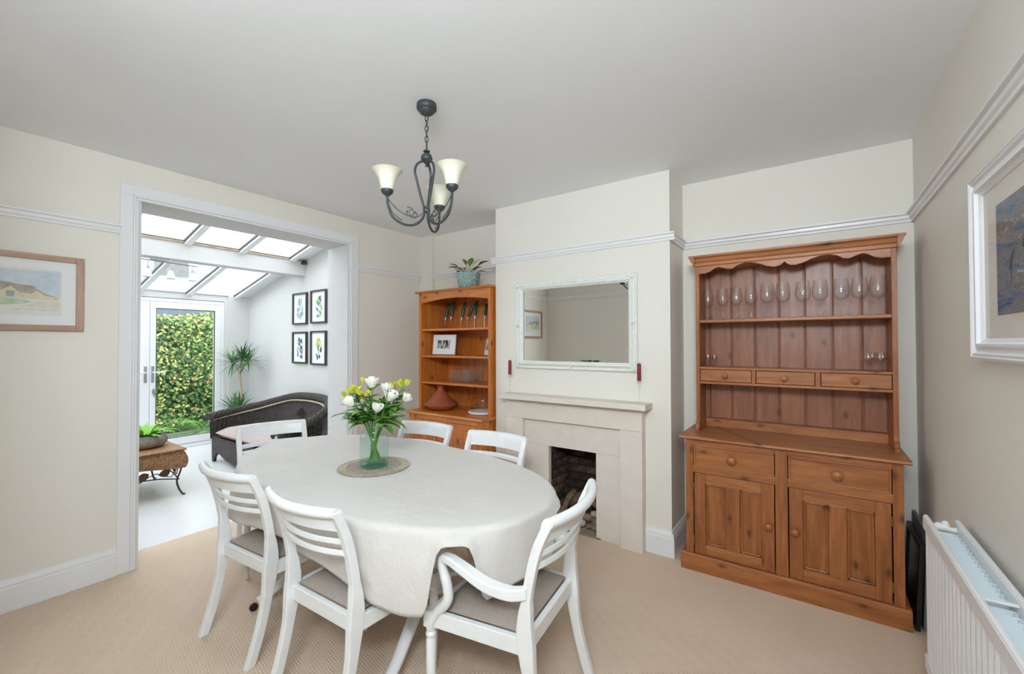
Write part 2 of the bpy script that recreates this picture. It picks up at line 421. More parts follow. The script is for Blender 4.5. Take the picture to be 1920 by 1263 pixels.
# chimney breast with the fire opening left free
OX0, OX1, OZ = -1.79, -1.31, .69
ch = MB(); ch.box((CL, YC, 0), (OX0, YB, H)).box((OX1, YC, 0), (CR, YB, H)).box((OX0, YC, OZ), (OX1, YB, H))
S(ch, 'wall_chimney_breast', CREAM)
S(MB().box((XL, 3.375, 0), (-3.462, YB, H)), 'wall_pipe_boxing', CREAM)
# rear wall; unseen windows behind the camera, canted and raised to steer light
BX0, BX1, BY, WZ0, WZ1 = -1.85, .42, -.85, 2.05, 2.55
wr = MB(); wr.box((XO, YR-.1, 0), (BX0, YR, H)).box((BX1, YR-.1, 0), (XR, YR, H))
def seg(mb, p, q, z0, z1, o0, o1):       # upright slab along p-q between two outward offsets
    d = (Vector(q)-Vector(p)).normalized(); n = Vector((d.y, -d.x))
    P = [Vector(p)+n*o0, Vector(q)+n*o0, Vector(q)+n*o1, Vector(p)+n*o1]
    return mb.add([(v.x, v.y, z) for z in (z0, z1) for v in P], [(0,3,2,1),(4,5,6,7),(0,1,5,4),(1,2,6,5),(2,3,7,6),(3,0,4,7)])
BAY = [(BX0, YR), (-1.13, BY), (-.30, BY), (BX1, YR)]
w1 = thing('window_1', 'white framed unseen rear windows, canted and set high to steer the light', None, (-.72, BY, WZ0), kind='structure')
for p, q in zip(BAY[:-1], BAY[1:]):
    seg(wr, p, q, 0, WZ0, 0, .12); seg(wr, p, q, WZ1, H, 0, .12)
    p, q = Vector(p), Vector(q); d = (q-p).normalized()
    fm = MB(); seg(fm, p, q, WZ0, WZ0+.05, .03, .09); seg(fm, p, q, WZ1-.05, WZ1, .03, .09); seg(fm, p, p+d*.06, WZ0+.05, WZ1-.05, .03, .09); seg(fm, q-d*.06, q, WZ0+.05, WZ1-.05, .03, .09)
    fm.build('window_frame', UPVC, w1)
    seg(MB(), p+d*.055, q-d*.055, WZ0+.045, WZ1-.045, .055, .061).build('pane', PANE, w1)
    seg(MB(), p, q, WZ0-.03, WZ0, -.05, .03).build('window_sill', TRIM, w1)
S(wr, 'wall_rear', CREAM)

# picture rail profile (d from wall, z)
RP = [(0, RAIL-.055), (.012, RAIL-.055), (.014, RAIL-.043), (.022, RAIL-.034), (.024, RAIL-.018), (.036, RAIL-.012), (.036, RAIL-.002), (.030, RAIL), (0, RAIL)]
BP = [(0, 0), (.02, 0), (.02, .128), (.017, .136), (.019, .145), (.014, .158), (.009, .168), (.007, .178), (0, .178)]
def run_x(mb, prof, x0, x1, y, s=-1): mb.prism([(y+s*d, z) for d, z in prof], x0, x1, 'x')       # along x, wall at y
def run_y(mb, prof, y0, y1, x, s=1): mb.prism([(x+s*d, z) for d, z in prof], y0, y1, 'y')
m = MB(); run_y(m, RP, YR, .795, XL); run_y(m, RP, 2.552, 3.375, XL); S(m, 'trim_1', TRIM)
m = MB(); run_x(m, RP, -3.462, CL, YB); S(m, 'trim_2', TRIM)
m = MB(); run_x(m, RP, CL-.036, CR+.036, YC); run_y(m, RP, YC, YB, CR, 1); run_y(m, RP, YC, YB, CL, -1); S(m, 'trim_3', TRIM)
m = MB(); run_x(m, RP, CR, XR, YB); S(m, 'trim_4', TRIM)
m = MB(); run_y(m, RP, -1.0, YB, XR, -1); S(m, 'trim_5', TRIM)
m = MB(); run_x(m, RP, XL, BX0, YR, 1); S(m, 'trim_6', TRIM)
m = MB(); run_y(m, BP, YR, .79, XL); run_y(m, BP, 2.55, 3.375, XL); S(m, 'baseboard_left', TRIM)
m = MB(); run_x(m, BP, -3.462, CL, YB); run_x(m, BP, CR+.02, XR-.02, YB); S(m, 'baseboard_back', TRIM)
m = MB(); run_x(m, BP, -.981, CR, YC); run_x(m, BP, CL, -2.153, YC); run_y(m, BP, YC-.02, YB, CR, 1); run_y(m, BP, YC-.02, YB, CL, -1); S(m, 'baseboard_chimney', TRIM)
m = MB(); run_y(m, BP, -1.0, YB, XR, -1); S(m, 'baseboard_right', TRIM)
m = MB(); run_x(m, BP, XL, BX0, YR, 1); S(m, 'baseboard_rear', TRIM)
# opening: casing and lining
cs = MB()
for d0, d1, t in ((0, .066, .018), (.066, .078, .024), (.078, .094, .014)):   # from outer edge inward
    y0, y1, zt = .79+d0, 2.552-d0, 2.515-d0
    y0b, y1b, ztb = .79+d1, 2.552-d1, 2.515-d1
    cs.box((XL, y0, 0), (XL+t, y0b, ztb)).box((XL, y1b, 0), (XL+t, y1, ztb)).box((XL, y0, ztb), (XL+t, y1, zt))
S(cs, 'trim_7', TRIM, bevel=.003)
ln = MB(); ln.box((XO-.005, OP0-.02, 0), (XL+.004, OP0, OPZ)).box((XO-.005, OP1, 0), (XL+.004, OP1+.02, OPZ)).box((XO-.005, OP0-.02, OPZ), (XL+.004, OP1+.02, OPZ+.02))
S(ln, 'trim_8', WHITE)

# ---------------------------------------------------------------- conservatory shell
XD, YW0, YW1 = -7.38, -.7, 3.15
S(MB().box((XD-.1, YW0, -.1), (XO+.022, YW1+.02, -.003)), 'floor_conservatory', FLOORW)
rz = lambda x: 2.62 + .24*(x+5.65)          # underside of the roof
wc = MB(); wc.prism([(XD-.12, -.1), (XO, -.1), (XO, rz(XO)+.05), (XD-.12, rz(XD-.12)+.05)], YW1, YW1+.15, 'y'); S(wc, 'wall_conservatory', WHITE)
wc = MB(); wc.prism([(XD-.12, -.1), (XO, -.1), (XO, rz(XO)+.05), (XD-.12, rz(XD-.12)+.05)], YW0-.15, YW0, 'y'); S(wc, 'wall_conservatory_side', WHITE)
DY0, DY1, DZ = 1.02, 2.81, 2.11
we = MB(); we.box((XD-.12, YW0, -.1), (XD+.04, DY0, 2.2)).box((XD-.12, DY1+.045, -.1), (XD+.06, YW1, 2.23)).box((XD-.12, DY1, -.1), (XD+.03, DY1+.045, 2.2))
we.box((XD-.12, DY0, DZ+.005), (XD+.03, DY1, 2.205)).box((XD-.14, YW0, 2.205), (XD+.05, YW1, 2.235))
S(we, 'wall_end', WHITE)
S(MB().box((-5.86, YW0, 2.395), (-5.67, YW1, rz(-5.7)-.012)), 'trim_beam', WHITE, bevel=.005)
S(MB().box((-5.685, YW0, rz(-5.67)-.03), (-5.655, YW1, rz(-5.67)-.012)), 'trim_beam_capping', plain('stained_beam_capping', (176, 158, 138), .6, var=.2, vs=12))
rw = thing('window_2', 'sloping conservatory roof of glass panes and white bars', None, (-5.65, 1.2, 2.62), kind='structure')
bars = [.10, .62, 1.24, 1.79, 2.345, 2.965]
bars = [-.42, .13, .69, 1.245, 1.80, 2.355, 2.965]
sl = math.hypot(1, .24)
def bar(y, x0, x1, w, h, nm, mat, up=0):
    m = MB()
    z0, z1 = rz(x0)+up, rz(x1)+up
    m.add([(x0,y-w,z0-h),(x1,y-w,z1-h),(x1,y+w,z1-h),(x0,y+w,z0-h),(x0,y-w,z0),(x1,y-w,z1),(x1,y+w,z1),(x0,y+w,z0)],
          [(0,3,2,1),(4,5,6,7),(0,1,5,4),(1,2,6,5),(2,3,7,6),(3,0,4,7)])
    return m.build(nm, mat, rw)
GASK = plain('dark_glazing_gasket', (90, 92, 94), .6, var=0)
for y in bars:
    bar(y, XD-.05, -5.80, .03, .05, 'glazing_bar', UPVC); bar(y, -5.73, XO, .032, .05, 'glazing_bar', UPVC)
    bar(y-.036, XD-.05, -5.80, .006, .022, 'gasket', GASK); bar(y-.038, -5.73, XO, .006, .022, 'gasket', GASK)
for a, b in zip(bars[:-1], bars[1:]):
    bar((a+b)/2, XD-.1, -5.76, (b-a)/2-.02, .008, 'pane', ROOFG, .012)
    bar((a+b)/2, -5.74, XO, (b-a)/2-.02, .008, 'pane', ROOFG, .012)
    bar((a+b)/2, -5.70, -5.66, (b-a)/2-.03, .012, 'gasket', GASK)
bar((YW0-.42-.03)/2, XD-.1, XO, (-.45-YW0)/2, .01, 'pane', ROOFG, .012)
bar((2.995+YW1)/2, XD-.1, XO, (YW1-2.995)/2, .02, 'edge_panel', UPVC, .01)
MB().box((-5.70, YW1-.06, rz(-5.7)-.06), (-5.62, YW1-.004, rz(-5.7)-.012)).build('edge_flashing', plain('dark_flashing', (66, 62, 60), .7, var=.2, vs=50), rw)

# French doors
d1 = thing('door_1', 'white French doors with full glass and lever handles', None, (XD, 1.915, 0), kind='structure')
fr = MB(); fr.box((XD-.06, DY0, 0), (XD+.02, DY0+.045, DZ)).box((XD-.06, DY1-.045, 0), (XD+.02, DY1, DZ)).box((XD-.06, DY0+.045, DZ-.05), (XD+.02, DY1-.045, DZ)).box((XD-.06, DY0+.045, 0), (XD+.02, DY1-.045, .045))
fr.build('door_frame', UPVC, d1, bevel=.004)
for y0, y1, s in ((DY0+.048, 1.914, -1), (1.918, DY1-.048, 1)):
    lf = MB(); g = .072 if s > 0 else .072; zb, zt = .15, 1.965
    yi0 = y0 + (.064 if s > 0 else .075); yi1 = y1 - (.075 if s > 0 else .10)
    lf.box((XD-.04, y0, .05), (XD+.032, yi0, DZ-.055)).box((XD-.04, yi1, .05), (XD+.032, y1, DZ-.055)).box((XD-.04, yi0, .05), (XD+.032, yi1, zb)).box((XD-.04, yi0, zt), (XD+.032, yi1, DZ-.055))
    leaf_o = lf.build('door_leaf', UPVC, d1, bevel=.004)
    MB().box((XD-.006, yi0-.005, zb-.005), (XD+.002, yi1+.005, zt+.005)).build('pane', PANE, leaf_o)
    gk = MB()
    for a, b in (((yi0, zb), (yi0+.007, zt)), ((yi1-.007, zb), (yi1, zt)), ((yi0, zb), (yi1, zb+.006)), ((yi0, zt-.008), (yi1, zt))): gk.box((XD+.004, a[0], a[1]), (XD+.026, b[0], b[1]))
    gk.build('gasket', BLACK, leaf_o)
    yh = 1.945 if s > 0 else 1.868
    MB().box((XD+.032, yh-.016, .95), (XD+.042, yh+.016, 1.17)).build('handle_plate', STEEL, leaf_o, bevel=.003)
    MB().tube([(XD+.042, yh, 1.085), (XD+.085, yh, 1.085), (XD+.09, yh+s*.02, 1.085), (XD+.09, yh+s*.13, 1.083)], .009, 8).build('lever_handle', TRIM, leaf_o, smooth=True)
    if s > 0:
        k = MB().tube([(XD+.036, yh+.008, .86), (XD+.06, yh+.008, .86)], .008, 10)
        k.box((XD+.052, yh-.004, .79), (XD+.055, yh+.014, .85)).box((XD+.056, yh+.006, .76), (XD+.059, yh+.024, .84)); k.build('lock_and_keys', STEEL, leaf_o)
MB().box((XD-.02, DY0, -.003), (XD+.075, DY1, .03)).build('threshold', UPVC, d1, bevel=.004)

# ---------------------------------------------------------------- firebox and surround
fb = thing('wall_firebox', 'sooty brick lined fireplace recess', None, (-1.55, 3.2, 0), kind='structure')
fbm = MB(); fbm.box((OX0, YB-.02, 0), (OX1, YB-.004, OZ)).box((OX0, YC, OZ-.012), (OX1, YB, OZ)).box((OX0, YC, 0), (OX0+.008, YB, OZ)).box((OX1-.008, YC, 0), (OX1, YB, OZ))
fbm.build('mortar_lining', MORTAR, fb)
MB().box((OX0, YC-.05, -.0), (OX1, YB, .012)).build('hearth_slab', plain('hearth_stone', (150, 134, 118), .8, var=.15, vs=20), fb)
bme = None
def brick(c, h, first=[None, None]):
    key = 0 if h[0] > h[1] else 1
    if first[key] is None: first[key] = MB().box((-h[0], -h[1], -h[2]), (h[0], h[1], h[2])).build('brick', BRICK, fb, bevel=.004, world=False); o = first[key]
    else:
        o = first[key].copy(); COL.objects.link(o)
    o.location = Vector(c) - OFF[fb.name]
for k in range(10):
    z = .045 + k*.068
    for i in range(3):
        y = YC + .06 + (i+.5*(k % 2))*.125
        if y < YB-.05:
            brick((OX0+.012+rnd.uniform(0,.008), y, z), (.014, .055, .029)); brick((OX1-.012-rnd.uniform(0,.008), y, z), (.014, .055, .029))
    for i in range(4):
        x = OX0 + .03 + (i+.5*(k % 2))*.125
        if x < OX1-.05: brick((x+.03, YB-.03+rnd.uniform(-.004,.004), z), (.055, .014, .029))
# stone surround
fs = thing('fireplace_surround', 'pale limestone fireplace surround with plain mantel shelf around dark brick recess', 'fireplace', (-1.57, 3.0, 0))
FY = 2.972
MB().box((-2.16, 2.885, 1.008), (-.93, YC, 1.048)).build('mantel_shelf', STONE, fs, bevel=.003)
MB().box((-2.152, FY, .846), (-.982, YC, 1.007)).build('lintel_slab', STONE, fs, bevel=.002)
for a, b in ((-2.152, -1.984), (-1.145, -.982)): MB().box((a, FY, 0), (b, YC, .845)).build('pilaster', STONE, fs, bevel=.002)
MB().box((-1.983, 3.008, .641), (-1.146, YC, .845)).build('slip_panel', STONE, fs, bevel=.001)
MB().box((-1.983, 3.008, 0), (-1.756, YC, .640)).build('slip_panel', STONE, fs, bevel=.001)
MB().box((-1.345, 3.008, 0), (-1.146, YC, .640)).build('slip_panel', STONE, fs, bevel=.001)
# logs and pebbles in the grate
for i, (a, b, r) in enumerate([((-1.76, 3.32, .06), (-1.55, 3.33, .24), .032), ((-1.68, 3.35, .17), (-1.36, 3.30, .12), .034), ((-1.52, 3.33, .22), (-1.37, 3.28, .16), .026),
                               ((-1.73, 3.14, .05), (-1.70, 3.33, .20), .028), ((-1.46, 3.16, .05), (-1.38, 3.30, .15), .024), ((-1.47, 3.1, .03), (-1.36, 3.12, .05), .016),
                               ((-1.44, 3.14, .08), (-1.35, 3.10, .08), .018)]):
    a, b = Vector(a), Vector(b); pts = [a.lerp(b, t/6) + Vector((rnd.uniform(-1,1), rnd.uniform(-1,1), rnd.uniform(-1,1)))*.006 for t in range(7)]
    o = MB().tube(pts, [r*(.75+.25*math.sin(PI*t/6)+rnd.uniform(-.06,.06)) for t in range(7)], 9).build('driftwood_log', LOGM, smooth=True)
    tag(o, 'weathered driftwood piece lying in the fireplace recess', 'log', 'driftwood pieces in the fireplace')
pebs = [(-1.66,3.13,.045,.045,0),(-1.60,3.18,.055,.05,0),(-1.525,3.11,.045,.042,1),(-1.50,3.2,.06,.045,0),(-1.69,3.21,.055,.04,0),(-1.44,3.2,.10,.035,1),(-1.41,3.15,.05,.034,0),(-1.39,3.21,.055,.03,0),(-1.62,3.1,.03,.026,1),(-1.40,3.1,.03,.022,0)]
for x, y, z, r, p in pebs:
    m = MB().ball((x, y, z), r, 12, 8, (1.15, .85, .72)); o = m.build('pebble', PEBL if p else PEBM, smooth=True)
    tag(o, 'smooth pale grey pebble in the fireplace recess' if p else 'smooth brown beach pebble in the fireplace recess', 'pebble', 'pale pebbles in the fireplace' if p else 'brown pebbles in the fireplace')

# ================================================================== DRESSER
DX0, DX1, DF = -.722, .400, 2.95
dr = thing('welsh_dresser', 'antique brown pine dresser with plate rack, drawers and panelled cupboards', 'dresser', (-.16, 3.18, 0))
cx0, cx1, cf = -.690, .376, 2.962          # carcass front
pl = MB(); pl.prism([(DX0+.012, 0), (DX1-.012, 0), (DX1-.012, 0), ], 0, 0, 'y') if False else None
MB().prism([(DF, 0), (DF, .098), (DF+.008, .106), (DF+.02, .108), (3.39, .108), (3.39, 0)], DX0, DX1, 'x').build('plinth', PINEX, dr)
parts('carcass_side', PINEZ, dr, [((cx0, cf, .108), (-.645, 3.39, .843)), ((.332, cf, .108), (cx1, 3.39, .843))])
parts('centre_stile', PINEZ, dr, [((-.19, cf, .108), (-.128, 3.0, .843))])
for z0, z1 in ((.812, .843), (.632, .680)): parts('front_rail', PINEX, dr, [((-.645, cf, z0), (-.19, 3.0, z1)), ((-.128, cf, z0), (.332, 3.0, z1))], .0015)
parts('carcass_back', PINEX, dr, [((-.645, 3.36, .108), (.332, 3.39, .843))]); parts('carcass_floor', PINEX, dr, [((-.645, cf+.03, .108), (.332, 3.36, .113))])
MB().prism([(DF-.012, .846), (DF-.018, .853), (DF-.014, .862), (DF-.004, .867), (3.41, .867), (3.41, .843), (DF, .843)], DX0-.003, DX1+.006, 'x').build('worktop', PINEX, dr)
def knob(x, y, z, r, parent, mat=PINEX):
    R = Matrix.Rotation(PI/2, 3, 'X')
    MB().lathe([(r*.55, 0), (r*.5, r*.35), (r*.6, r*.55), (r, r*.95), (r*.98, r*1.3), (r*.7, r*1.6), (1e-6, r*1.72)], 16, (x, y, z), R).build('knob', mat, parent, smooth=True)
for x0, x1 in ((-.643, -.192), (-.126, .330)):
    d = MB().box((x0+.004, cf+.006, .684), (x1-.004, 3.3, .808)).build('drawer', PINEX, dr, bevel=.002)
    e = MB()
    for a, b in (((x0+.002, .680), (x1-.002, .689)), ((x0+.002, .803), (x1-.002, .812)), ((x0+.002, .689), (x0+.011, .803)), ((x1-.011, .689), (x1-.002, .803))): e.box((a[0], cf-.004, a[1]), (b[0], cf+.01, b[1]))
    e.build('cock_bead', PINEX, d, bevel=.002)
    knob((x0+x1)/2, cf+.006, .742, .027, d)
for x0, x1, hinge in ((-.643, -.192, 0), (-.126, .330, 1)):
    z0, z1 = .112, .628; st = .07; y0, y1 = cf+.004, cf+.028
    xm = (x0+x1)/2; d = MB().box((x0+.006, y1-.006, z0+.004), (x1-.006, y1+.002, z1-.004)).build('cupboard_door', PINEZ, dr)
    parts('door_stile', PINEZ, d, [((x0+.004, y0, z0), (x0+st, y1, z1)), ((x1-st, y0, z0), (x1-.004, y1, z1)), ((xm-.04, y0, z0+.06), (xm+.04, y1, z1-.06))])
    parts('door_rail', PINEX, d, [((x0+st, y0+.0005, z0), (x1-st, y1, z0+.065)), ((x0+st, y0+.0005, z1-.062), (x1-st, y1, z1))])
    for a, b in ((x0+st, xm-.04), (xm+.04, x1-st)):
        MB().box((a, y0+.019, z0+.065), (b, y1, z1-.062)).build('door_panel', PINEZ, d)
        mo = MB(); w = .014; za, zb = z0+.065, z1-.062
        for p, q in (((a, za), (a+w, zb)), ((b-w, za), (b, zb)), ((a, za), (b, za+w)), ((a, zb-w), (b, zb))): mo.box((p[0], y0+.007, p[1]), (q[0], y1-.004, q[1]))
        mo.build('panel_moulding', PINEZ, d, bevel=.005)
    knob((x1-.032) if hinge == 0 else (x0+.032), y0, .382, .022, d)
    xh = x0+.001 if hinge == 0 else x1-.001
    for zc in (.2, .54): MB().tube([(xh, cf-.002, zc-.025), (xh, cf-.002, zc+.025)], .004, 8).build('hinge', BRASS, d)
# rack
RF = 3.165; rx0, rx1 = -.664, .386
for x0, x1 in ((rx0, rx0+.024), (rx1-.024, rx1)):
    s = MB().prism([(RF, .95), (RF, 2.0), (3.385, 2.0), (3.385, .867), (RF-.045, .867), (RF-.045, .885), (RF-.03, .895), (RF-.028, .915), (RF-.012, .925)], x0, x1, 'x').build('rack_side', PINEZ, dr, bevel=.002)
gx = [rx0+.024, -.615, -.474, -.330, -.188, -.045, .099, .243, rx1-.024]
for a, b in zip(gx[:-1], gx[1:]):
    m = MB().box((a+.003, 3.385, .93), (b-.003, 3.397, 2.0))
    if a > gx[0]: m.tube([(a+.009, 3.386, .93), (a+.009, 3.386, 2.0)], .005, 6)
    m.build('back_board', PINEB, dr, bevel=.0025)
MB().box((rx0+.024, 3.398, .867), (rx1-.024, 3.408, 2.0)).build('back_batten', PINEB, dr)
MB().box((rx0+.024, 3.36, .867), (rx1-.024, 3.385, .925)).build('back_skirt', PINEX, dr, bevel=.002)
MB().box((rx0+.024, RF, 1.608), (rx1-.024, 3.385, 1.628)).build('shelf', PINEX, dr, bevel=.003)
MB().box((rx0+.024, RF, 1.290), (rx1-.024, 3.385, 1.305)).build('shelf', PINEX, dr, bevel=.002)
MB().box((rx0+.024, RF, 1.190), (rx1-.024, 3.385, 1.206)).build('shelf', PINEX, dr, bevel=.002)
parts('drawer_divider', PINEZ, dr, [((-.326, RF, 1.206), (-.304, 3.38, 1.29)), ((.010, RF, 1.206), (.036, 3.38, 1.29))])
for x0, x1 in ((rx0+.024, -.326), (-.304, .010), (.036, rx1-.024)):
    d = MB().box((x0+.003, RF+.004, 1.209), (x1-.003, 3.37, 1.287)).build('spice_drawer', PINEX, dr, bevel=.002); knob((x0+x1)/2, RF+.004, 1.248, .019, d)
# scalloped frieze
pts = []
A0, A1 = rx0+.024, rx1-.024; Wd = A1-A0
half = [(-.640,1.947),(-.598,1.948),(-.569,1.957),(-.539,1.977),(-.516,1.984),(-.488,1.974),(-.460,1.962),(-.432,1.964),(-.404,1.984),(-.361,1.996),(-.318,1.993),(-.276,1.980),(-.235,1.961),(-.195,1.951),(-.165,1.955),(-.150,1.967),(-.139,1.979)]
low = half + [(-.278-x, z) for x, z in reversed(half[:-1])]
MB().prism(low + [(A1, 2.015), (A0, 2.015)], RF-.002, RF+.018, 'y').build('scalloped_frieze', PINEX, dr)
cp = [(RF-.002, 1.995), (RF-.010, 2.0), (RF-.012, 2.018), (RF-.022, 2.026), (RF-.028, 2.045), (RF-.042, 2.056), (RF-.042, 2.068), (3.40, 2.068), (3.40, 1.995)]
cn = MB(); cn.prism(cp, rx0-.002, rx1+.002, 'x')
for s, xx in ((-1, rx0), (1, rx1)):
    cn.prism([(xx, 1.995), (xx+s*.010, 2.0), (xx+s*.012, 2.018), (xx+s*.022, 2.026), (xx+s*.028, 2.045), (xx+s*.036, 2.056), (xx+s*.036, 2.068), (xx, 2.068)], RF-.042, 3.40, 'y')
cn.build('cornice', PINEX, dr)

# wine glasses
def glass_mesh(h, r, stem, foot):
    m = MB(); zb = h*.40
    m.shell([(foot, 0), (foot, .0015), (.006, .006), (.0036, .02), (.0036, zb-.012), (.007, zb), (r*.58, zb+.012), (r*.88, zb+.030), (r, zb+(h-zb)*.40), (r*.985, zb+(h-zb)*.55), (r*.90, zb+(h-zb)*.78), (r*.78, h)], 24)
    m.shell([(r*.765, h), (r*.885, zb+(h-zb)*.78), (r*.97, zb+(h-zb)*.55), (r*.985, zb+(h-zb)*.40), (r*.865, zb+.031), (r*.56, zb+.014), (1e-4, zb+.004)], 24)
    return m
gp = None
def place_glasses(lst, h, r, label, group, foot, name='wine_glass'):
    p = None
    for i, (x, y, z) in enumerate(lst):
        if p is None: p = glass_mesh(h, r, .004, foot).build(name, GLASS, smooth=True, angle=70); o = p
        else: o = p.copy(); COL.objects.link(o)
        o.location = (x, y, z); tag(o, label[i] if isinstance(label, list) else label, 'glass', group)
zs = 1.629
place_glasses([(x, 3.235, zs) for x in (-.597, -.503, -.420, -.333)], .212, .038, ['smaller stemmed wine glass on dresser top shelf, %s from the chimney breast' % w for w in ('first', 'second', 'third', 'fourth')], 'smaller wine glasses on the dresser', .033)
place_glasses([(x, 3.235, zs) for x in (-.240, -.154, -.047, .040, .143, .228, .312)], .226, .0415, ['large balloon wine glass on dresser top shelf, %s glass from the radiator wall' % w for w in ('seventh', 'sixth', 'fifth', 'fourth', 'third', 'second', 'first')], 'large wine glasses on the dresser', .036)
place_glasses([(-.595, 3.215, 1.306), (-.555, 3.215, 1.306), (-.608, 3.275, 1.306), (-.566, 3.28, 1.306)], .085, .017, 'tiny clear liqueur glass on the dresser shelf above the spice drawer by the chimney breast', 'liqueur glasses by the chimney breast', .016, 'liqueur_glass')
place_glasses([(.262, 3.22, 1.306), (.315, 3.23, 1.306), (.288, 3.30, 1.306), (.335, 3.31, 1.306)], .105, .026, 'small clear port glass on the dresser shelf at the radiator end', 'port glasses at the radiator end', .022, 'port_glass')

# ================================================================== BOOKCASE
bk = thing('pine_bookcase', 'orange varnished pine bookcase with arched top rail and cupboard base', 'bookcase', (-2.80, 3.15, 0))
bx0, bx1, bf, uf = -3.26, -2.345, 2.875, 2.996
parts('carcass_side', ORZ, bk, [((bx0, bf, 0), (bx0+.06, 3.405, .79)), ((bx1-.06, bf, 0), (bx1, 3.405, .79))]); parts('centre_stile', ORZ, bk, [((-2.845, bf, .085), (-2.76, bf+.02, .745))])
parts('front_rail', ORX, bk, [((bx0+.06, bf, .745), (bx1-.06, bf+.02, .79)), ((bx0+.06, bf, 0), (bx1-.06, bf+.02, .085))]); parts('carcass_back', ORX, bk, [((bx0+.06, 3.39, 0), (bx1-.06, 3.405, .79))])
MB().prism([(bf-.022, .797), (bf-.016, .812), (bf-.006, .816), (3.41, .816), (3.41, .79), (bf-.018, .79)], bx0-.022, bx1+.016, 'x').build('worktop', ORX, bk)
for x0, x1 in ((bx0+.06, -2.845), (-2.76, bx1-.06)):
    d = MB().box((x0+.003, bf+.002, .088), (x1-.003, bf+.02, .742)).build('cupboard_door', ORZ, bk, bevel=.002)
    xa, xb = x0+.045, x1-.045; ar = [(xa, .14), (xb, .14), (xb, .655)] + [(xa+(xb-xa)*(1-t/10), .655+.045*math.sin(PI*t/10)) for t in range(1, 10)] + [(xa, .655)]
    MB().prism(ar, bf-.005, bf+.004, 'y').build('arched_panel', ORZ, d, bevel=.004)
    knob(x1-.03 if x0 < -3 else x0+.03, bf+.002, .45, .016, d, ORX)
for a, c in ((bx0, bx0+.034), (bx1-.024, bx1)): MB().box((a, uf, .816), (c, 3.39, 1.972)).build('upright', ORZ, bk, bevel=.002)
nb = 9
for i in range(nb):
    a = bx0+.034+(bx1-bx0-.058)*i/nb; c = bx0+.034+(bx1-bx0-.058)*(i+1)/nb
    MB().box((a+.0015, 3.385, .816), (c-.0015, 3.397, 1.972)).build('back_board', ORZ, bk, bevel=.002)
MB().box((bx0+.034, 3.375, .816), (bx1-.024, 3.385, .865)).build('back_skirt', ORX, bk)
for z in (1.615, 1.352, 1.09): MB().box((bx0+.034, uf+.006, z-.02), (bx1-.024, 3.385, z)).build('shelf', ORX, bk, bevel=.002)
xa, xb = bx0+.034, bx1-.024
ar = [(xa, 1.972), (xa, 1.872), (xa+.04, 1.876)] + [(xa+.04+(xb-xa-.08)*t/14, 1.878+.028*math.sin(PI*t/14)) for t in range(1, 14)] + [(xb-.04, 1.876), (xb, 1.872), (xb, 1.972)]
MB().prism(ar, uf+.002, uf+.022, 'y').build('arched_rail', ORX, bk)
MB().prism([(uf-.03, 1.984), (uf-.022, 1.992), (3.41, 1.992), (3.41, 1.972), (uf-.02, 1.972)], bx0-.03, bx1+.02, 'x').build('cornice_board', ORX, bk)
# things on it
ut = [((-3.157,1.898),(-3.178,1.744)),((-3.084,1.912),(-3.099,1.75)),((-2.932,1.899),(-2.952,1.736)),((-2.816,1.875),(-2.866,1.741)),((-2.777,1.902),(-2.774,1.746)),((-2.65,1.861),(-2.645,1.741)),((-2.53,1.893),(-2.535,1.754))]
for i, ((xa, za), (xb, zb)) in enumerate(ut):
    y = 3.30; T = thing('green_handled_utensil', 'tilted utensil with dark green handle on bookcase top shelf, leaning further than the others' if i == 3 else 'utensil with dark green handle, pale collar and curved wire on bookcase top shelf' if i == 1 else 'slim utensil with dark green handle, pale collar and thin shaft on bookcase top shelf', 'utensil', (xb, y, 1.616), group='green handled utensils on the bookcase')
    a, c = Vector((xa, y+.03, za)), Vector((xb, y, zb))
    MB().tube([c, c.lerp(a, .3), c.lerp(a, .7), a], [.012, .015, .015, .011], 10).build('handle', GREENH, T, smooth=True)
    e = c + (c-a).normalized()*.028
    MB().tube([c, e], [.0105, .008], 10).build('ferrule', FERRULE, T, smooth=True)
    if i == 1: q = smoothpts([e, (xb+.012, y, 1.68), (xb+.05, y-.02, 1.635), (xb+.10, y-.03, 1.619)], 5)
    else: q = [e, (xb-.004, y-.01, 1.66), (xb, y-.015, 1.617)]
    MB().tube(q, .0024, 6).build('shaft', WIRE, T, smooth=True)
def photo(name, label, loc, w, h, rz, tilt, pic):
    T = thing(name, label, 'photo frame', loc, rz)
    R = Matrix.Rotation(-tilt, 3, 'X')
    def P(mb): mb.v = [tuple(R @ Vector(p)) for p in mb.v]; return mb
    P(MB().box((-w/2, -.008, 0), (w/2, .008, h))).build('frame', PHOTO, T, world=False, bevel=.002)
    P(MB().box((-w*.28, -.0105, h*.3), (w*.28, -.008, h*.72))).build('picture', pic, T, world=False)
    P(MB().box((-.02, .008, .002), (.02, .010, h*.8))).build('easel_back', DKFRAME, T, world=False)
    return T
def bwpic():
    m, nt, p = newmat('black_white_photo'); f = noise(nt, coords(nt, (55, 1, 12)), 1, 3)
    nt.links.new(ramp(nt, f, [(.42, (.02,.02,.02)), (.5, (.2,.2,.2)), (.56, (.75,.75,.75))]), p.inputs['Base Color']); p.inputs['Roughness'].default_value = .4; return m
BW = bwpic()
photo('photo_frame', 'white wide-mounted frame with small black and white photograph on bookcase shelf', (-3.035, 3.12, 1.3585), .28, .20, .1, .12, BW)
photo('photo_frame', 'narrow white tilted photo frame turned sideways on bookcase shelf near chimney breast', (-2.50, 3.15, 1.3585), .13, .16, -.5, .2, BW)
T = thing('clear_tray', 'stack of clear acrylic serving trays on bookcase shelf', 'container', (-2.80, 3.2, 1.091))
m = MB(); m.box((-2.935, 3.1, 1.091), (-2.665, 3.3, 1.095))
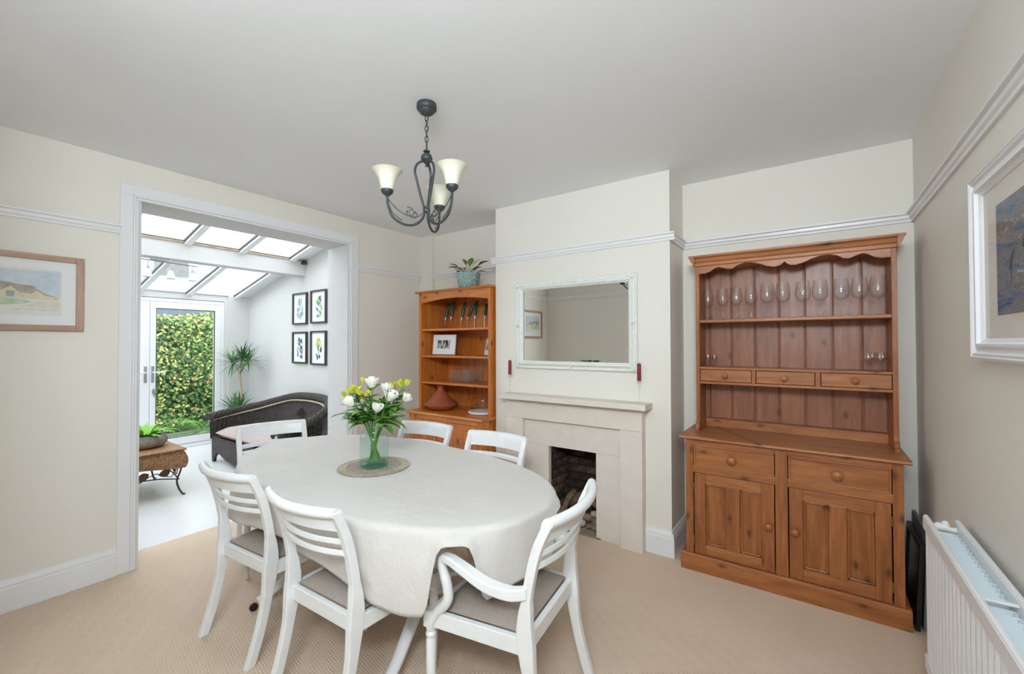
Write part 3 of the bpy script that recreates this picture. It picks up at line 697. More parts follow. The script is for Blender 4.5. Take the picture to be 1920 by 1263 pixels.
for a, c in (((-2.935, 3.1), (-2.665, 3.104)), ((-2.935, 3.296), (-2.665, 3.3)), ((-2.935, 3.1), (-2.931, 3.3)), ((-2.669, 3.1), (-2.665, 3.3))): m.box((a[0], a[1], 1.095), (c[0], c[1], 1.215))
m.build('tray_body', ACRYL, T)
m = MB()
for z in (1.12, 1.15, 1.18, 1.205): m.tube([(-2.92, 3.115, z), (-2.68, 3.115, z), (-2.68, 3.285, z), (-2.92, 3.285, z)], .002, 5, closed=True)
m.build('tray_rim', ACRYL, T)
T = thing('tagine', 'terracotta cone lidded tagine pot on bookcase worktop', 'pot', (-3.035, 3.08, .817))
MB().lathe([(.09, .817), (.118, .825), (.170, .863), (.172, .870), (.163, .872)], 32, (-3.035, 3.08, 0)).build('dish', TERRA, T, smooth=True)
MB().lathe([(.167, .870), (.168, .878), (.145, .890), (.100, .932), (.060, .980), (.034, 1.006), (.028, 1.018), (.032, 1.036), (.037, 1.046), (.032, 1.053), (1e-5, 1.055)], 32, (-3.035, 3.08, 0)).build('cone_lid', TERRA, T, smooth=True)
T = thing('cake_dome', 'clear glass cake dome on white stand on bookcase worktop', 'cake stand', (-2.535, 3.13, .817))
MB().lathe([(.10, .817), (.135, .820), (.14, .832), (.135, .838), (1e-5, .838)], 32, (-2.535, 3.13, 0)).build('stand', PHOTO, T, smooth=True)
MB().shell([(.108, .839), (.110, .85), (.110, .935), (.105, .952), (.085, .960), (.012, .964), (.010, .972), (.018, .985), (.018, .995), (.010, 1.002), (1e-4, 1.003)], 32, (-2.535, 3.13, 0)).build('glass_cover', ACRYL, T, smooth=True)
T = thing('potted_plant', 'small bronze leaved plant in pale teal crackle pot on bookcase top', 'plant', (-2.69, 3.1, 1.993))
MB().lathe([(.085, 1.993), (.092, 2.0), (.118, 2.13), (.120, 2.14), (.113, 2.14), (.108, 2.12), (1e-5, 2.118)], 32, (-2.69, 3.1, 0)).build('pot', TEAL, T, smooth=True)
MB().lathe([(.107, 2.119), (1e-5, 2.125)], 24, (-2.69, 3.1, 0)).build('soil', SOIL, T)
for i in range(14):
    a = i*2.4 + rnd.uniform(-.3, .3); el = rnd.uniform(.3, 1.15); L = rnd.uniform(.08, .18)
    d = Vector((math.cos(a)*math.cos(el), math.sin(a)*math.cos(el)*.7, math.sin(el)*.75)); b0 = Vector((-2.69, 3.1, 2.12)); e = b0 + d*L
    MB().tube([b0, b0.lerp(e, .5)+Vector((0,0,.02)), e], .002, 5).build('stem', STEMM, T)
    MB().leaf(e, d + Vector((0,0,-.1)), (0,0,1), rnd.uniform(.09, .13), rnd.uniform(.042, .06), .3).build('leaf', (LEAFO, LEAFO, LEAFM)[i % 3], T, smooth=True)

# ================================================================== MIRROR AND CANDLES
T = thing('wall_mirror', 'large rectangular mirror in distressed ivory ornate frame above fireplace', 'mirror', (-1.56, 3.04, 1.26))
mx0, mx1, mz0, mz1, my = -2.088, -1.032, 1.258, 1.982, YC
prof = [(0, .004), (0, .016), (.006, .024), (.014, .024), (.020, .018), (.026, .020), (.040, .038), (.050, .036), (.056, .024), (.062, .020), (.066, .012), (.066, .004)]
def frame_ring(x0, x1, z0, z1, prof, y, s=-1):
    m = MB(); n = len(prof); vs = []
    for cx, cz, sx_, sz_ in ((x0, z0, 1, 1), (x1, z0, -1, 1), (x1, z1, -1, -1), (x0, z1, 1, -1)):
        for d, h in prof: vs.append((cx+sx_*d, y+s*h, cz+sz_*d))
    fs_ = []
    for k in range(4):
        for i in range(n): fs_.append((k*n+i, ((k+1)%4)*n+i, ((k+1)%4)*n+(i+1)%n, k*n+(i+1)%n))
    return m.add(vs, fs_)
frame_ring(mx0, mx1, mz0, mz1, prof, my).build('frame', FRAMEW, T, bevel=.002)
bz = MB()
g0 = .064
yb0, yb1 = my-.012, my-.016
vs = []
for ins, y in ((g0, yb0), (g0+.018, yb0-.0007)):
    vs += [(mx0+ins, y, mz0+ins), (mx1-ins, y, mz0+ins), (mx1-ins, y, mz1-ins), (mx0+ins, y, mz1-ins)]
bz.add(vs, [(4,5,6,7), (0,1,5,4), (1,2,6,5), (2,3,7,6), (3,0,4,7)])
bz.build('mirror_glass', MIRR, T)
def ornament(x, z, rot, big):
    m = MB(); R = Matrix.Rotation(rot, 3, 'Y')
    for a in range(-3, 4):
        t = a*.33; d = R @ Vector((math.sin(t), 0, math.cos(t))); L = (.03 if big else .02)*(1-.12*abs(a))
        c = Vector((x, my-.036, z)); m.tube([c - d*L*.2, c + d*L*.5 + Vector((0,-.004,0)), c + d*L], [.006, .0055, .002], 6)
    m.ball((x, my-.039, z), .008, 8, 6)
    m.build('ornament', FRAMEW, T, smooth=True)
for x, z, r in ((mx0+.033, mz0+.033, PI*1.25), (mx1-.033, mz0+.033, PI*.75), (mx1-.033, mz1-.033, PI*.25), (mx0+.033, mz1-.033, -PI*.25)): ornament(x, z, r, True)
for x, z, r in (((mx0+mx1)/2, mz0+.03, PI), ((mx0+mx1)/2, mz1-.03, 0), (mx0+.03, (mz0+mz1)/2, -PI/2), (mx1-.03, (mz0+mz1)/2, PI/2)): ornament(x, z, r, False)
for x, lab in ((-2.112, 'at the bookcase end of the mantel'), (-.999, 'at the dresser end of the mantel')):
    y = 2.97
    o = MB().shell([(.032, 1.049), (.030, 1.053), (.006, 1.060), (.0045, 1.075), (.0045, 1.15), (.010, 1.158), (.005, 1.168), (.012, 1.18), (.016, 1.20), (.0165, 1.245)], 20, (x, y, 0)).build('glass_candlestick', GLASS, smooth=True, angle=70)
    tag(o, 'tall clear glass candlestick ' + lab, 'candlestick')
    c = thing('red_candle', 'short dark red candle in the glass candlestick ' + lab, 'candle', (x, y, 1.205))
    MB().lathe([(.0125, 1.205), (.0135, 1.21), (.0135, 1.318), (.011, 1.326), (1e-5, 1.323)], 16, (x, y, 0)).build('wax', RED, c, smooth=True)
    MB().tube([(x, y, 1.32), (x+.002, y, 1.336)], .0012, 5).build('wick', BLACK, c)

# ================================================================== PICTURES
def sheet(T, nm, mat, pts3, parent=None):
    m = MB(); m.add(pts3, [tuple(range(len(pts3)))]); return m.build(nm, mat, parent or T)
# left wall watercolour (wall x = XL, faces +x)
T = thing('framed_watercolour', 'watercolour of a long low house in pale oak frame on cream wall', 'picture', (XL, .33, 1.55))
fy0, fy1, fz0, fz1, bw = .045, .627, 1.548, 1.990, .034
for a, c, mt in (((fy0, fz0), (fy0+bw, fz1), OAKZ), ((fy1-bw, fz0), (fy1, fz1), OAKZ), ((fy0+bw, fz0), (fy1-bw, fz0+bw), OAK), ((fy0+bw, fz1-bw), (fy1-bw, fz1), OAK)):
    MB().box((XL+.002, a[0], a[1]), (XL+.024, c[0], c[1])).build('frame_rail', mt, T, bevel=.003)
MB().box((XL+.003, fy0+bw, fz0+bw), (XL+.010, fy1-bw, fz1-bw)).build('mount_card', PAPER, T)
ay0, ay1, az0, az1 = .135, .535, 1.635, 1.905
def art(nm, rgb, pts, lift, var=.08):
    m = plain('watercolour_'+nm, rgb, .85, var=var, vs=30)
    return MB().add([(XL+.0102+lift, ay0+(ay1-ay0)*u, az0+(az1-az0)*v) for u, v in pts], [tuple(range(len(pts)))]).build(nm, m, T)
art('painted_paper', (230, 229, 224), [(0,0),(1,0),(1,1),(0,1)], .0002, .02)
art('painted_sky', (204, 214, 224), [(0,.58),(.5,.62),(.98,.42),(.985,.97),(.6,.94),(0,.97)], .0004)
art('painted_roof', (182, 168, 152), [(.0,.46),(0,.70),(.25,.72),(.72,.62),(.82,.48),(.97,.40),(.97,.38),(.7,.42)], .0006, .2)
art('painted_wall', (224, 213, 186), [(0,.36),(0,.47),(.42,.50),(.50,.60),(.58,.48),(.70,.46),(.75,.53),(.82,.44),(.96,.40),(.96,.34),(.6,.35)], .0008, .1)
art('painted_lawn', (188, 210, 182), [(0,.22),(0,.38),(.3,.37),(.62,.33),(.70,.29),(.62,.24),(.4,.20)], .0010, .15)
art('painted_window', (170, 178, 184), [(.46,.38),(.46,.50),(.54,.50),(.54,.38)], .0011, .2)
art('painted_bush', (146, 184, 136), [(.14,.37),(.15,.44),(.2,.48),(.26,.44),(.27,.37)], .0012, .2)
art('painted_road', (226, 217, 204), [(.55,.18),(.70,.24),(.74,.30),(.98,.32),(.98,.16)], .0013, .05)
sq = MB()
for k in range(4):
    u0 = .52+.12*k; q = [(XL+.0118, ay0+(ay1-ay0)*(u0+.012*j), az0+(az1-az0)*(.12+(.02 if j % 2 else -.005)*(1 if k % 2 else .7))) for j in range(8)]
    sq.tube(q, .0006, 4)
sq.build('handwriting', plain('pencil_grey', (130, 128, 128), .8, var=0), T)
MB().box((XL+.0125, fy0+bw, fz0+bw), (XL+.0135, fy1-bw, fz1-bw)).build('glazing', PICG, T)
# right wall seascape (wall x = XR, faces -x)
T = thing('framed_seascape', 'large shoreline painting with wading birds in white moulded frame above radiator', 'picture', (XR, 1.5, 1.41))
gy0, gy1, gz0, gz1 = .92, 2.20, 1.41, 2.045
prof2 = [(0, .004), (0, .030), (.008, .034), (.014, .030), (.020, .032), (.028, .024), (.040, .022), (.046, .030), (.054, .030), (.060, .020), (.072, .014), (.072, .004)]
m = MB(); n = len(prof2); vs = []
for cy, cz, sy, sz in ((gy0, gz0, 1, 1), (gy1, gz0, -1, 1), (gy1, gz1, -1, -1), (gy0, gz1, 1, -1)):
    for d, h in prof2: vs.append((XR-h, cy+sy*d, cz+sz*d))
m.add(vs, [(k*n+i, ((k+1)%4)*n+i, ((k+1)%4)*n+(i+1)%n, k*n+(i+1)%n) for k in range(4) for i in range(n)])
m.build('frame', TRIM, T)
MB().box((XR-.010, gy0+.07, gz0+.07), (XR-.003, gy1-.07, gz1-.07)).build('mount_card', plain('cream_mount', (226, 220, 212), .8, var=.01), T)
def seamat():
    m, nt, p = newmat('seascape_paint')
    v = coords(nt, (1, 3, 14)); f = noise(nt, v, 1.6, 5, .62, 1.2); g = noise(nt, coords(nt, (1, 16, 50)), 1, 4, .6, .6)
    fac = mathn(nt, 'ADD', mathn(nt, 'MULTIPLY', f, .7), mathn(nt, 'MULTIPLY', g, .3))
    nt.links.new(ramp(nt, fac, [(.30, s2l((46, 62, 84))), (.42, s2l((84, 112, 146))), (.5, s2l((128, 132, 138))), (.55, s2l((120, 104, 92))), (.62, s2l((150, 172, 192))), (.74, s2l((220, 226, 228)))]), p.inputs['Base Color'])
    p.inputs['Roughness'].default_value = .6; return m
MB().box((XR-.0115, gy0+.19, 1.555), (XR-.010, 2.005, 1.905)).build('painted_sheet', seamat(), T)
bm_ = plain('painted_bird_brown', (104, 78, 62), .7, var=.2, vs=40)
for y, z, s in ((1.90, 1.69, 1), (1.80, 1.74, 1.1), (1.72, 1.66, 1)):
    q = [(0,0),(.012,.03),(.03,.05),(.045,.045),(.03,.03),(.022,.0),(.016,-.05),(.012,-.05),(.012,-.005)]
    MB().add([(XR-.0119, y-u*s, z+w*s) for u, w in q], [tuple(range(len(q)))]).build('painted_bird', bm_, T)
MB().box((XR-.0135, gy0+.07, gz0+.07), (XR-.0127, gy1-.07, gz1-.07)).build('glazing', PICG, T)
# four botanical prints in the conservatory (wall y = YW1, faces -y)
k = 0
for x0, zz, lab, cols in ((-5.96, (1.735, 2.17), 'pale blue leafy botanical print in charcoal frame, upper one on the French door side', [(150,176,196),(176,200,200),(120,150,176)]),
                     (-5.50, (1.74, 2.18), 'tall blue and green plant print in charcoal frame, upper one on the opening side', [(96,150,160),(150,200,120),(70,100,130)]),
                     (-5.96, (1.20, 1.635), 'blue cactus print in charcoal frame, lower one on the French door side', [(70,110,150),(150,196,120),(60,84,116)]),
                     (-5.50, (1.19, 1.64), 'lime topped succulent print in charcoal frame, lower one on the opening side', [(190,204,70),(60,110,130),(90,140,150)])):
    z0, z1 = zz; x1 = x0+.365; T = thing('botanical_print', lab, 'picture', ((x0+x1)/2, YW1, z0))
    frame_ring(x0, x1, z0, z1, [(0,.002),(0,.032),(.022,.032),(.022,.002)], YW1).build('frame', DKFRAME, T, bevel=.002)
    MB().box((x0+.02, YW1-.012, z0+.02), (x1-.02, YW1-.003, z1-.02)).build('print_paper', PAPER, T)
    r2 = random.Random(50+k); ms = [plain('print_ink', c, .8, var=.2, vs=40) for c in cols]; cx = (x0+x1)/2; hh = z1-z0
    for j in range(34):
        u = r2.random(); zc = z0+hh*(.2+.58*u); xc = cx + r2.uniform(-.075, .075)*(1.1-abs(u-.35)); r = r2.uniform(.012, .034); tl = r2.uniform(-.6, .6)
        ci = (0 if u > .6 else r2.choice((1, 2))) if k == 3 else r2.randrange(3)
        MB().add([(xc+r*.55*math.cos(t*PI/5)*(1+.25*math.sin(3*t))+tl*r*math.sin(t*PI/5), YW1-.0122-.0001*j, zc+r*math.sin(t*PI/5)) for t in range(10)], [tuple(range(10))]).build('printed_leaf', ms[ci], T)
    k += 1

# ================================================================== CHANDELIER
CX, CY = -1.578, 1.501
T = thing('chandelier', 'three arm dark iron chandelier with cream glass shades on ceiling chain', 'light', (CX, CY, H))
MB().lathe([(.048, H-.001), (.050, H-.012), (.050, H-.026), (.046, H-.032), (.040, H-.034), (.034, H-.046), (.015, H-.058), (1e-5, H-.060)], 28, (CX, CY, 0)).build('ceiling_rose', IRON, T, smooth=True)
def link(z, ang, r=.0115, h=.018):
    q = []
    for j in range(12):
        t = 2*PI*j/12; q.append((CX+r*math.cos(t)*math.cos(ang)*.75, CY+r*math.cos(t)*math.sin(ang)*.75, z+h*math.sin(t)))
    MB().tube(q, .0022, 6, closed=True).build('chain_link', IRON, T, smooth=True)
for i in range(6): link(H-.072-i*.0265, .6+(i % 2)*PI/2)
MB().tube(smoothpts([(CX+.005, CY, H-.058), (CX+.009, CY-.003, H-.12), (CX-.006, CY+.004, H-.17), (CX, CY, H-.235)], 6), .0025, 6).build('flex', plain('brown_flex', (110, 92, 78), .6, var=0), T, smooth=True)
MB().lathe([(1e-5, 2.46), (.004, 2.458), (.004, 2.44), (.016, 2.438), (.017, 2.432), (.006, 2.428), (.007, 2.424), (.024, 2.416), (.029, 2.402), (.028, 2.392), (.024, 2.388), (.016, 2.378), (.006, 2.372), (.008, 2.366), (.008, 2.360), (1e-5, 2.354)], 24, (CX, CY, 0)).build('hub', IRON, T, smooth=True)
MB().lathe([(.016, 2.128), (.018, 2.132), (.018, 2.140), (.016, 2.144), (.018, 2.148), (.016, 2.154)], 20, (CX, CY, 0)).build('collar', IRON, T, smooth=True)
for deg in (235, 355, 115):
    a = math.radians(deg); ca, sa = math.cos(a), math.sin(a)
    P = lambda r, z, o=0: (CX+r*ca-o*sa, CY+r*sa+o*ca, z)
    arm = smoothpts([P(.018, 2.385), P(.046, 2.365), P(.058, 2.33), (P(.05, 2.29)), P(.03, 2.21), P(.013, 2.145), P(.02, 2.095), P(.06, 2.06), P(.115, 2.058), P(.165, 2.09), P(.186, 2.14), P(.19, 2.19)], 6)
    ao = MB().tube(arm, .0062, 8).build('arm', IRON, T, smooth=True)
    MB().tube(smoothpts([P(.186, 2.175), P(.15, 2.135), P(.10, 2.105), P(.05, 2.10), P(.02, 2.12)], 5), .0024, 6).build('wire', IRON, ao, smooth=True)
    MB().tube(smoothpts([P(.188, 2.16), P(.165, 2.11), P(.12, 2.075)], 5), .0022, 6).build('wire', IRON, ao, smooth=True)
    for rr_, zz, s in ((.085, 2.118, 1), (.06, 2.112, -1)):
        q = [P(rr_+(.028-.0018*j)*math.cos(.55*j*s+1.2), zz+(.028-.0018*j)*math.sin(.55*j*s+1.2)) for j in range(11)]
        MB().tube(smoothpts(q, 3), .0022, 6).ball(q[-1], .0045, 8, 6).build('scroll', IRON, ao, smooth=True)
    c = P(.19, 0)
    cup = MB().lathe([(.008, 2.185), (.012, 2.192), (.022, 2.198), (.029, 2.208), (.030, 2.218), (.026, 2.220)], 20, (c[0], c[1], 0)).build('lamp_cup', IRON, T, smooth=True)
    pr_ = [(.027, 2.216), (.031, 2.225), (.036, 2.25), (.043, 2.275), (.054, 2.295), (.068, 2.309), (.074, 2.313)]
    MB().shell(pr_ + [(r-.003, z+.001) for r, z in reversed(pr_)], 32, (c[0], c[1], 0)).build('lamp_shade', SHADE, T, smooth=True)

# ================================================================== TABLE
TX, TY, TA, TB, TN, TTH = -2.065, 1.595, 1.105, .575, 2.35, math.radians(-2.5)
def sup(t, a, b, n=TN):
    c, s = math.cos(t), math.sin(t)
    x = a*math.copysign(abs(c)**(2/n), c); y = b*math.copysign(abs(s)**(2/n), s)
    return TX + x*math.cos(TTH) - y*math.sin(TTH), TY + x*math.sin(TTH) + y*math.cos(TTH)
T = thing('dining_table', 'oval twin pedestal dining table painted white under linen cloth', 'table', (TX, TY, 0))
m = MB(); NT = 72
m.prism([sup(2*PI*i/NT, TA-.03, TB-.035) for i in range(NT)], .722, .748, 'z'); m.build('tabletop', CHAIR, T)
for px, angs in ((-2.45, (260, 100)), (-1.60, (287, 73))):
    ped = MB().lathe([(.05, .20), (.075, .22), (.06, .26), (.035, .30), (.045, .40), (.06, .46), (.04, .52), (.035, .62), (.07, .66), (.11, .70), (.11, .721)], 24, (px, TY, 0)).build('pedestal', CHAIR, T, smooth=True)
    for j in angs:
        a = math.radians(j); ca, sa = math.cos(a), math.sin(a)
        q = smoothpts([(px+ca*r, TY+sa*r, z) for r, z in ((.03, .27), (.12, .26), (.25, .17), (.37, .08), (.46, .045))], 4)
        lg = MB().tube(q, [.036-.013*i/(len(q)-1) for i in range(len(q))], 10, flat=.8).build('pedestal_leg', CHAIR, T, smooth=True)
        e = Vector((px+ca*.48, TY+sa*.48, .022))
        MB().lathe([(1e-5, -.008), (.02, -.008), (.022, 0), (.02, .008), (1e-5, .008)], 14, e, Matrix.Rotation(a, 3, 'Z') @ Matrix.Rotation(PI/2, 3, 'X')).build('castor', CASTOR, lg, smooth=True)
# cloth
SPOTS = [((-2.318, .905), 94.5), ((-1.64, .90), 92.2), ((-3.335, 1.60), -14), ((-2.377, 2.255), 277), ((-1.713, 2.258), 272), ((-.776, 1.505), 187)]
def clear_of_backs(x, y, z):              # cloth is pressed in by the chair backs it hangs against
    for (mx, my_), ang in SPOTS:
        a = math.radians(ang); fx, fy_ = math.cos(a), math.sin(a)
        ly = (x-mx)*fx + (y-my_)*fy_ - .255; lx = (x-mx)*fy_ - (y-my_)*fx
        lim = -.165 + .050 - max(0, z-.52)*.22
        w = 1 if abs(lx) < .29 else max(0, 1-(abs(lx)-.29)/.10)
        if w > 0 and -.6 < ly < lim: x += fx*(lim-ly)*w; y += fy_*(lim-ly)*w
    return x, y
r3 = random.Random(3); NA = 260
fold = [(r3.uniform(0, 2*PI), k, r3.uniform(.4, 1)/(k**.5)) for k in (3, 5, 7, 9, 11, 14, 17)]
def fsum(t): return sum(w*math.sin(k*t+p) for p, k, w in fold)/2.0
arm_t = []
def near_arm(x, y):
    v = 0
    for ax_, ay_ in ((-1.115, 1.21), (-.97, 1.745)): v = max(v, math.exp(-(((x-ax_)**2+(y-ay_)**2)/(.09**2))**3))
    return v
def cloth(u, v):
    t = 2*PI*u
    if v < .30:
        k = v/.30; a, b = (TA-.03)*k, (TB-.03)*k; x, y = sup(t, a, b, 2+(TN-2)*k) if k > 0 else (TX, TY)
        return (x, y, .7655 + .0006*math.sin(9*x)*math.sin(11*y))
    if v < .42:
        k = (v-.30)/.12; an = k*PI/2; o = -.03+.03*math.sin(an)
        x, y = sup(t, TA+o+.004, TB+o+.004); return (x, y, .7655-.016*(1-math.cos(an)))
    k = (v-.42)/.58
    x0, y0 = sup(t, TA+.004, TB+.004); nx, ny = x0-TX, y0-TY; L = math.hypot(nx/TA**2, ny/TB**2); nx, ny = nx/TA**2/L, ny/TB**2/L
    diag = abs(math.sin(2*t))**2.5
    hem = .535 - .085*diag + .008*fsum(t*1.0)
    na = near_arm(x0, y0); hem = hem*(1-na) + .715*na
    out = .004 + k*(.012 + .022*fsum(t)*(.5+.9*diag) + .03*diag) + .012*math.sin(PI*k)*diag + .006*k*math.sin(23*t+1.5*k)*math.sin(5*t)
    z = .7495 - (.7495-hem)*k
    xx, yy = x0+nx*out, y0+ny*out; cx_, cy_ = clear_of_backs(xx, yy, z); b = min(1, k/.12)
    return (xx+(cx_-xx)*b, yy+(cy_-yy)*b, z)
m = MB().grid(cloth, NA, 34, cu=True)
o = m.build('tablecloth', LINEN, smooth=True, angle=80)
o.modifiers.new('thick', 'SOLIDIFY').thickness = .0025
tag(o, 'natural linen tablecloth draped over the oval dining table', 'tablecloth')
ZT = .767
T = thing('placemat', 'round woven placemat under the flower jar', 'placemat', (-2.06, 1.555, ZT))
MB().lathe([(1e-5, ZT+.006), (.19, ZT+.006), (.197, ZT+.003), (.19, ZT)], 48, (-2.06, 1.555, 0)).build('woven_disc', RINGS, T, smooth=True)
q = MB()
for i in range(96):
    a = 2*PI*i/96; q.tube([(-2.06+.15*math.cos(a), 1.555+.15*math.sin(a), ZT+.006), (-2.06+.198*math.cos(a), 1.555+.198*math.sin(a), ZT+.0045)], .0028, 5)
q.build('stitched_border', SHELLW, T)
JX, JY, JZ = -2.045, 1.545, ZT+.0065
T = thing('glass_jar', 'green tinted glass jar holding flowers on woven placemat', 'jar', (JX, JY, JZ))
MB().shell([(.0, JZ+.004), (.066, JZ+.001), (.074, JZ+.006), (.078, JZ+.02), (.079, JZ+.15), (.076, JZ+.172), (.062, JZ+.19), (.054, JZ+.198), (.054, JZ+.214), (.058, JZ+.222), (.058, JZ+.233), (.054, JZ+.236), (.051, JZ+.233), (.050, JZ+.20)], 40, (JX, JY, 0)).build('jar_wall', JARG, T, smooth=True, angle=60)
MB().lathe([(.060, JZ+.003), (.071, JZ+.007), (.0735, JZ+.022), (.06, JZ+.03), (1e-5, JZ+.022)], 40, (JX, JY, 0)).build('jar_base', JARB, T, smooth=True)
def camdir(px, py): return None
ROSES = [(-.115, -.02, .115), (-.015, .0, .215), (.055, .04, .175), (.09, -.03, .145), (.165, .02, .135), (.03, -.05, .085)]
rv = Vector((.818, .575, 0)); fv = Vector((-.575, .818, 0))
def stem_to(T, hx, hy, hz, off):
    top = Vector((JX, JY, JZ+.235)) + rv*hx + fv*hy + Vector((0,0,hz)); neck = Vector((JX, JY, JZ+.225)) + rv*max(-.036, min(.036, hx*.32)) + fv*max(-.03, min(.03, hy*.6+off[1]*.6))
    foot = Vector((JX, JY, JZ+.03)) - rv*hx*.28 + rv*off[0] - fv*hy*.4 + fv*off[1]
    MB().tube(smoothpts([foot, neck, neck.lerp(top, .5)+Vector((0,0,.02)), top], 5), .0035, 6).build('stem', STEMM, T, smooth=True)
    return top, neck
def leaves(T, top, neck, n, seed):
    r = random.Random(seed)
    for i in range(n):
        p = neck.lerp(top, r.uniform(.15, .85)); a = r.uniform(0, 2*PI); d = Vector((math.cos(a), math.sin(a), r.uniform(-.1, .5))) + (top-neck).normalized()*.3
        MB().leaf(p, d, (0,0,1), r.uniform(.08, .13), r.uniform(.036, .055), r.uniform(.1, .5)).build('leaf', (LEAFD, LEAFM)[i % 2], T, smooth=True)
for i, (hx, hy, hz) in enumerate(ROSES):
    lab = ['white rose drooping lowest beside the yellow blooms on the opening side', 'white rose standing highest in the jar bouquet', 'white rose in the middle of the bouquet with ruffled petals', 'wide open white rose on the bookcase side of the bouquet', 'small white rose at the outer bookcase side of the bouquet', 'low half hidden white rose near the jar mouth'][i]
    T = thing('white_rose', lab, 'flower', (JX, JY, JZ+.03), group='roses in the jar')
    top, neck = stem_to(T, hx, hy, hz, (rnd.uniform(-.02,.02), rnd.uniform(-.02,.02)))
    d = (top-neck).normalized(); R = d.to_track_quat('Z', 'Y').to_matrix(); s = 1.05 if i in (4, 5) else 1.35
    for k in range(9):
        ring = 0 if k < 3 else 1; a = k*2.1; rr_ = (.012, .022)[ring]*s; hgt = (.048, .042)[ring]*s
        def pet(u, v, a=a, rr_=rr_, hgt=hgt, ring=ring):
            an = a + (u-.5)*(1.7 if ring else 2.2); f = math.sin(PI*min(1, v*.9+.05)*.62); w = rr_*(.35+.85*f + (.28*v*v if ring else 0))
            p = Vector((w*math.cos(an), w*math.sin(an), hgt*v*(1-.18*(2*u-1)**2) - .004)); return tuple(top + R @ p)
        MB().grid(pet, 6, 6).build('petal', PETW, T, smooth=True)
    leaves(T, top - d*.02, neck, 8, 30+i)
YEL = [(-.165, .03, .155), (-.125, .02, .185), (-.05, .03, .225), (-.055, -.03, .16), (.105, .05, .20), (.155, .05, .215), (-.15, -.03, .075), (.14, -.05, .06)]
for i, (hx, hy, hz) in enumerate(YEL):
    leafy = i >= 6
    T = thing('leafy_sprig' if leafy else 'alstroemeria', 'green leafy sprig hanging over the jar rim' if leafy else 'lime yellow alstroemeria stem among the jar flowers', 'flower' if not leafy else 'sprig', (JX, JY, JZ+.03), group='leafy sprigs in the jar' if leafy else 'yellow alstroemeria in the jar')
    top, neck = stem_to(T, hx, hy, hz, (rnd.uniform(-.03,.03), rnd.uniform(-.03,.03)))
    if not leafy:
        for j in range(4):
            a = j*1.6+i; c = top + Vector((math.cos(a)*.014, math.sin(a)*.014, rnd.uniform(-.005, .016))); d = Vector((math.cos(a)*.7, math.sin(a)*.7, .8))
            for k in range(5):
                b2 = k*2*PI/5; dd = (d.normalized() + Vector((math.cos(b2), math.sin(b2), .1))*.45); MB().leaf(c, dd, d, .042, .022, -.15, 4).build('petal', PETY, T, smooth=True)
    leaves(T, top, neck, 12 if leafy else 9, 70+i)

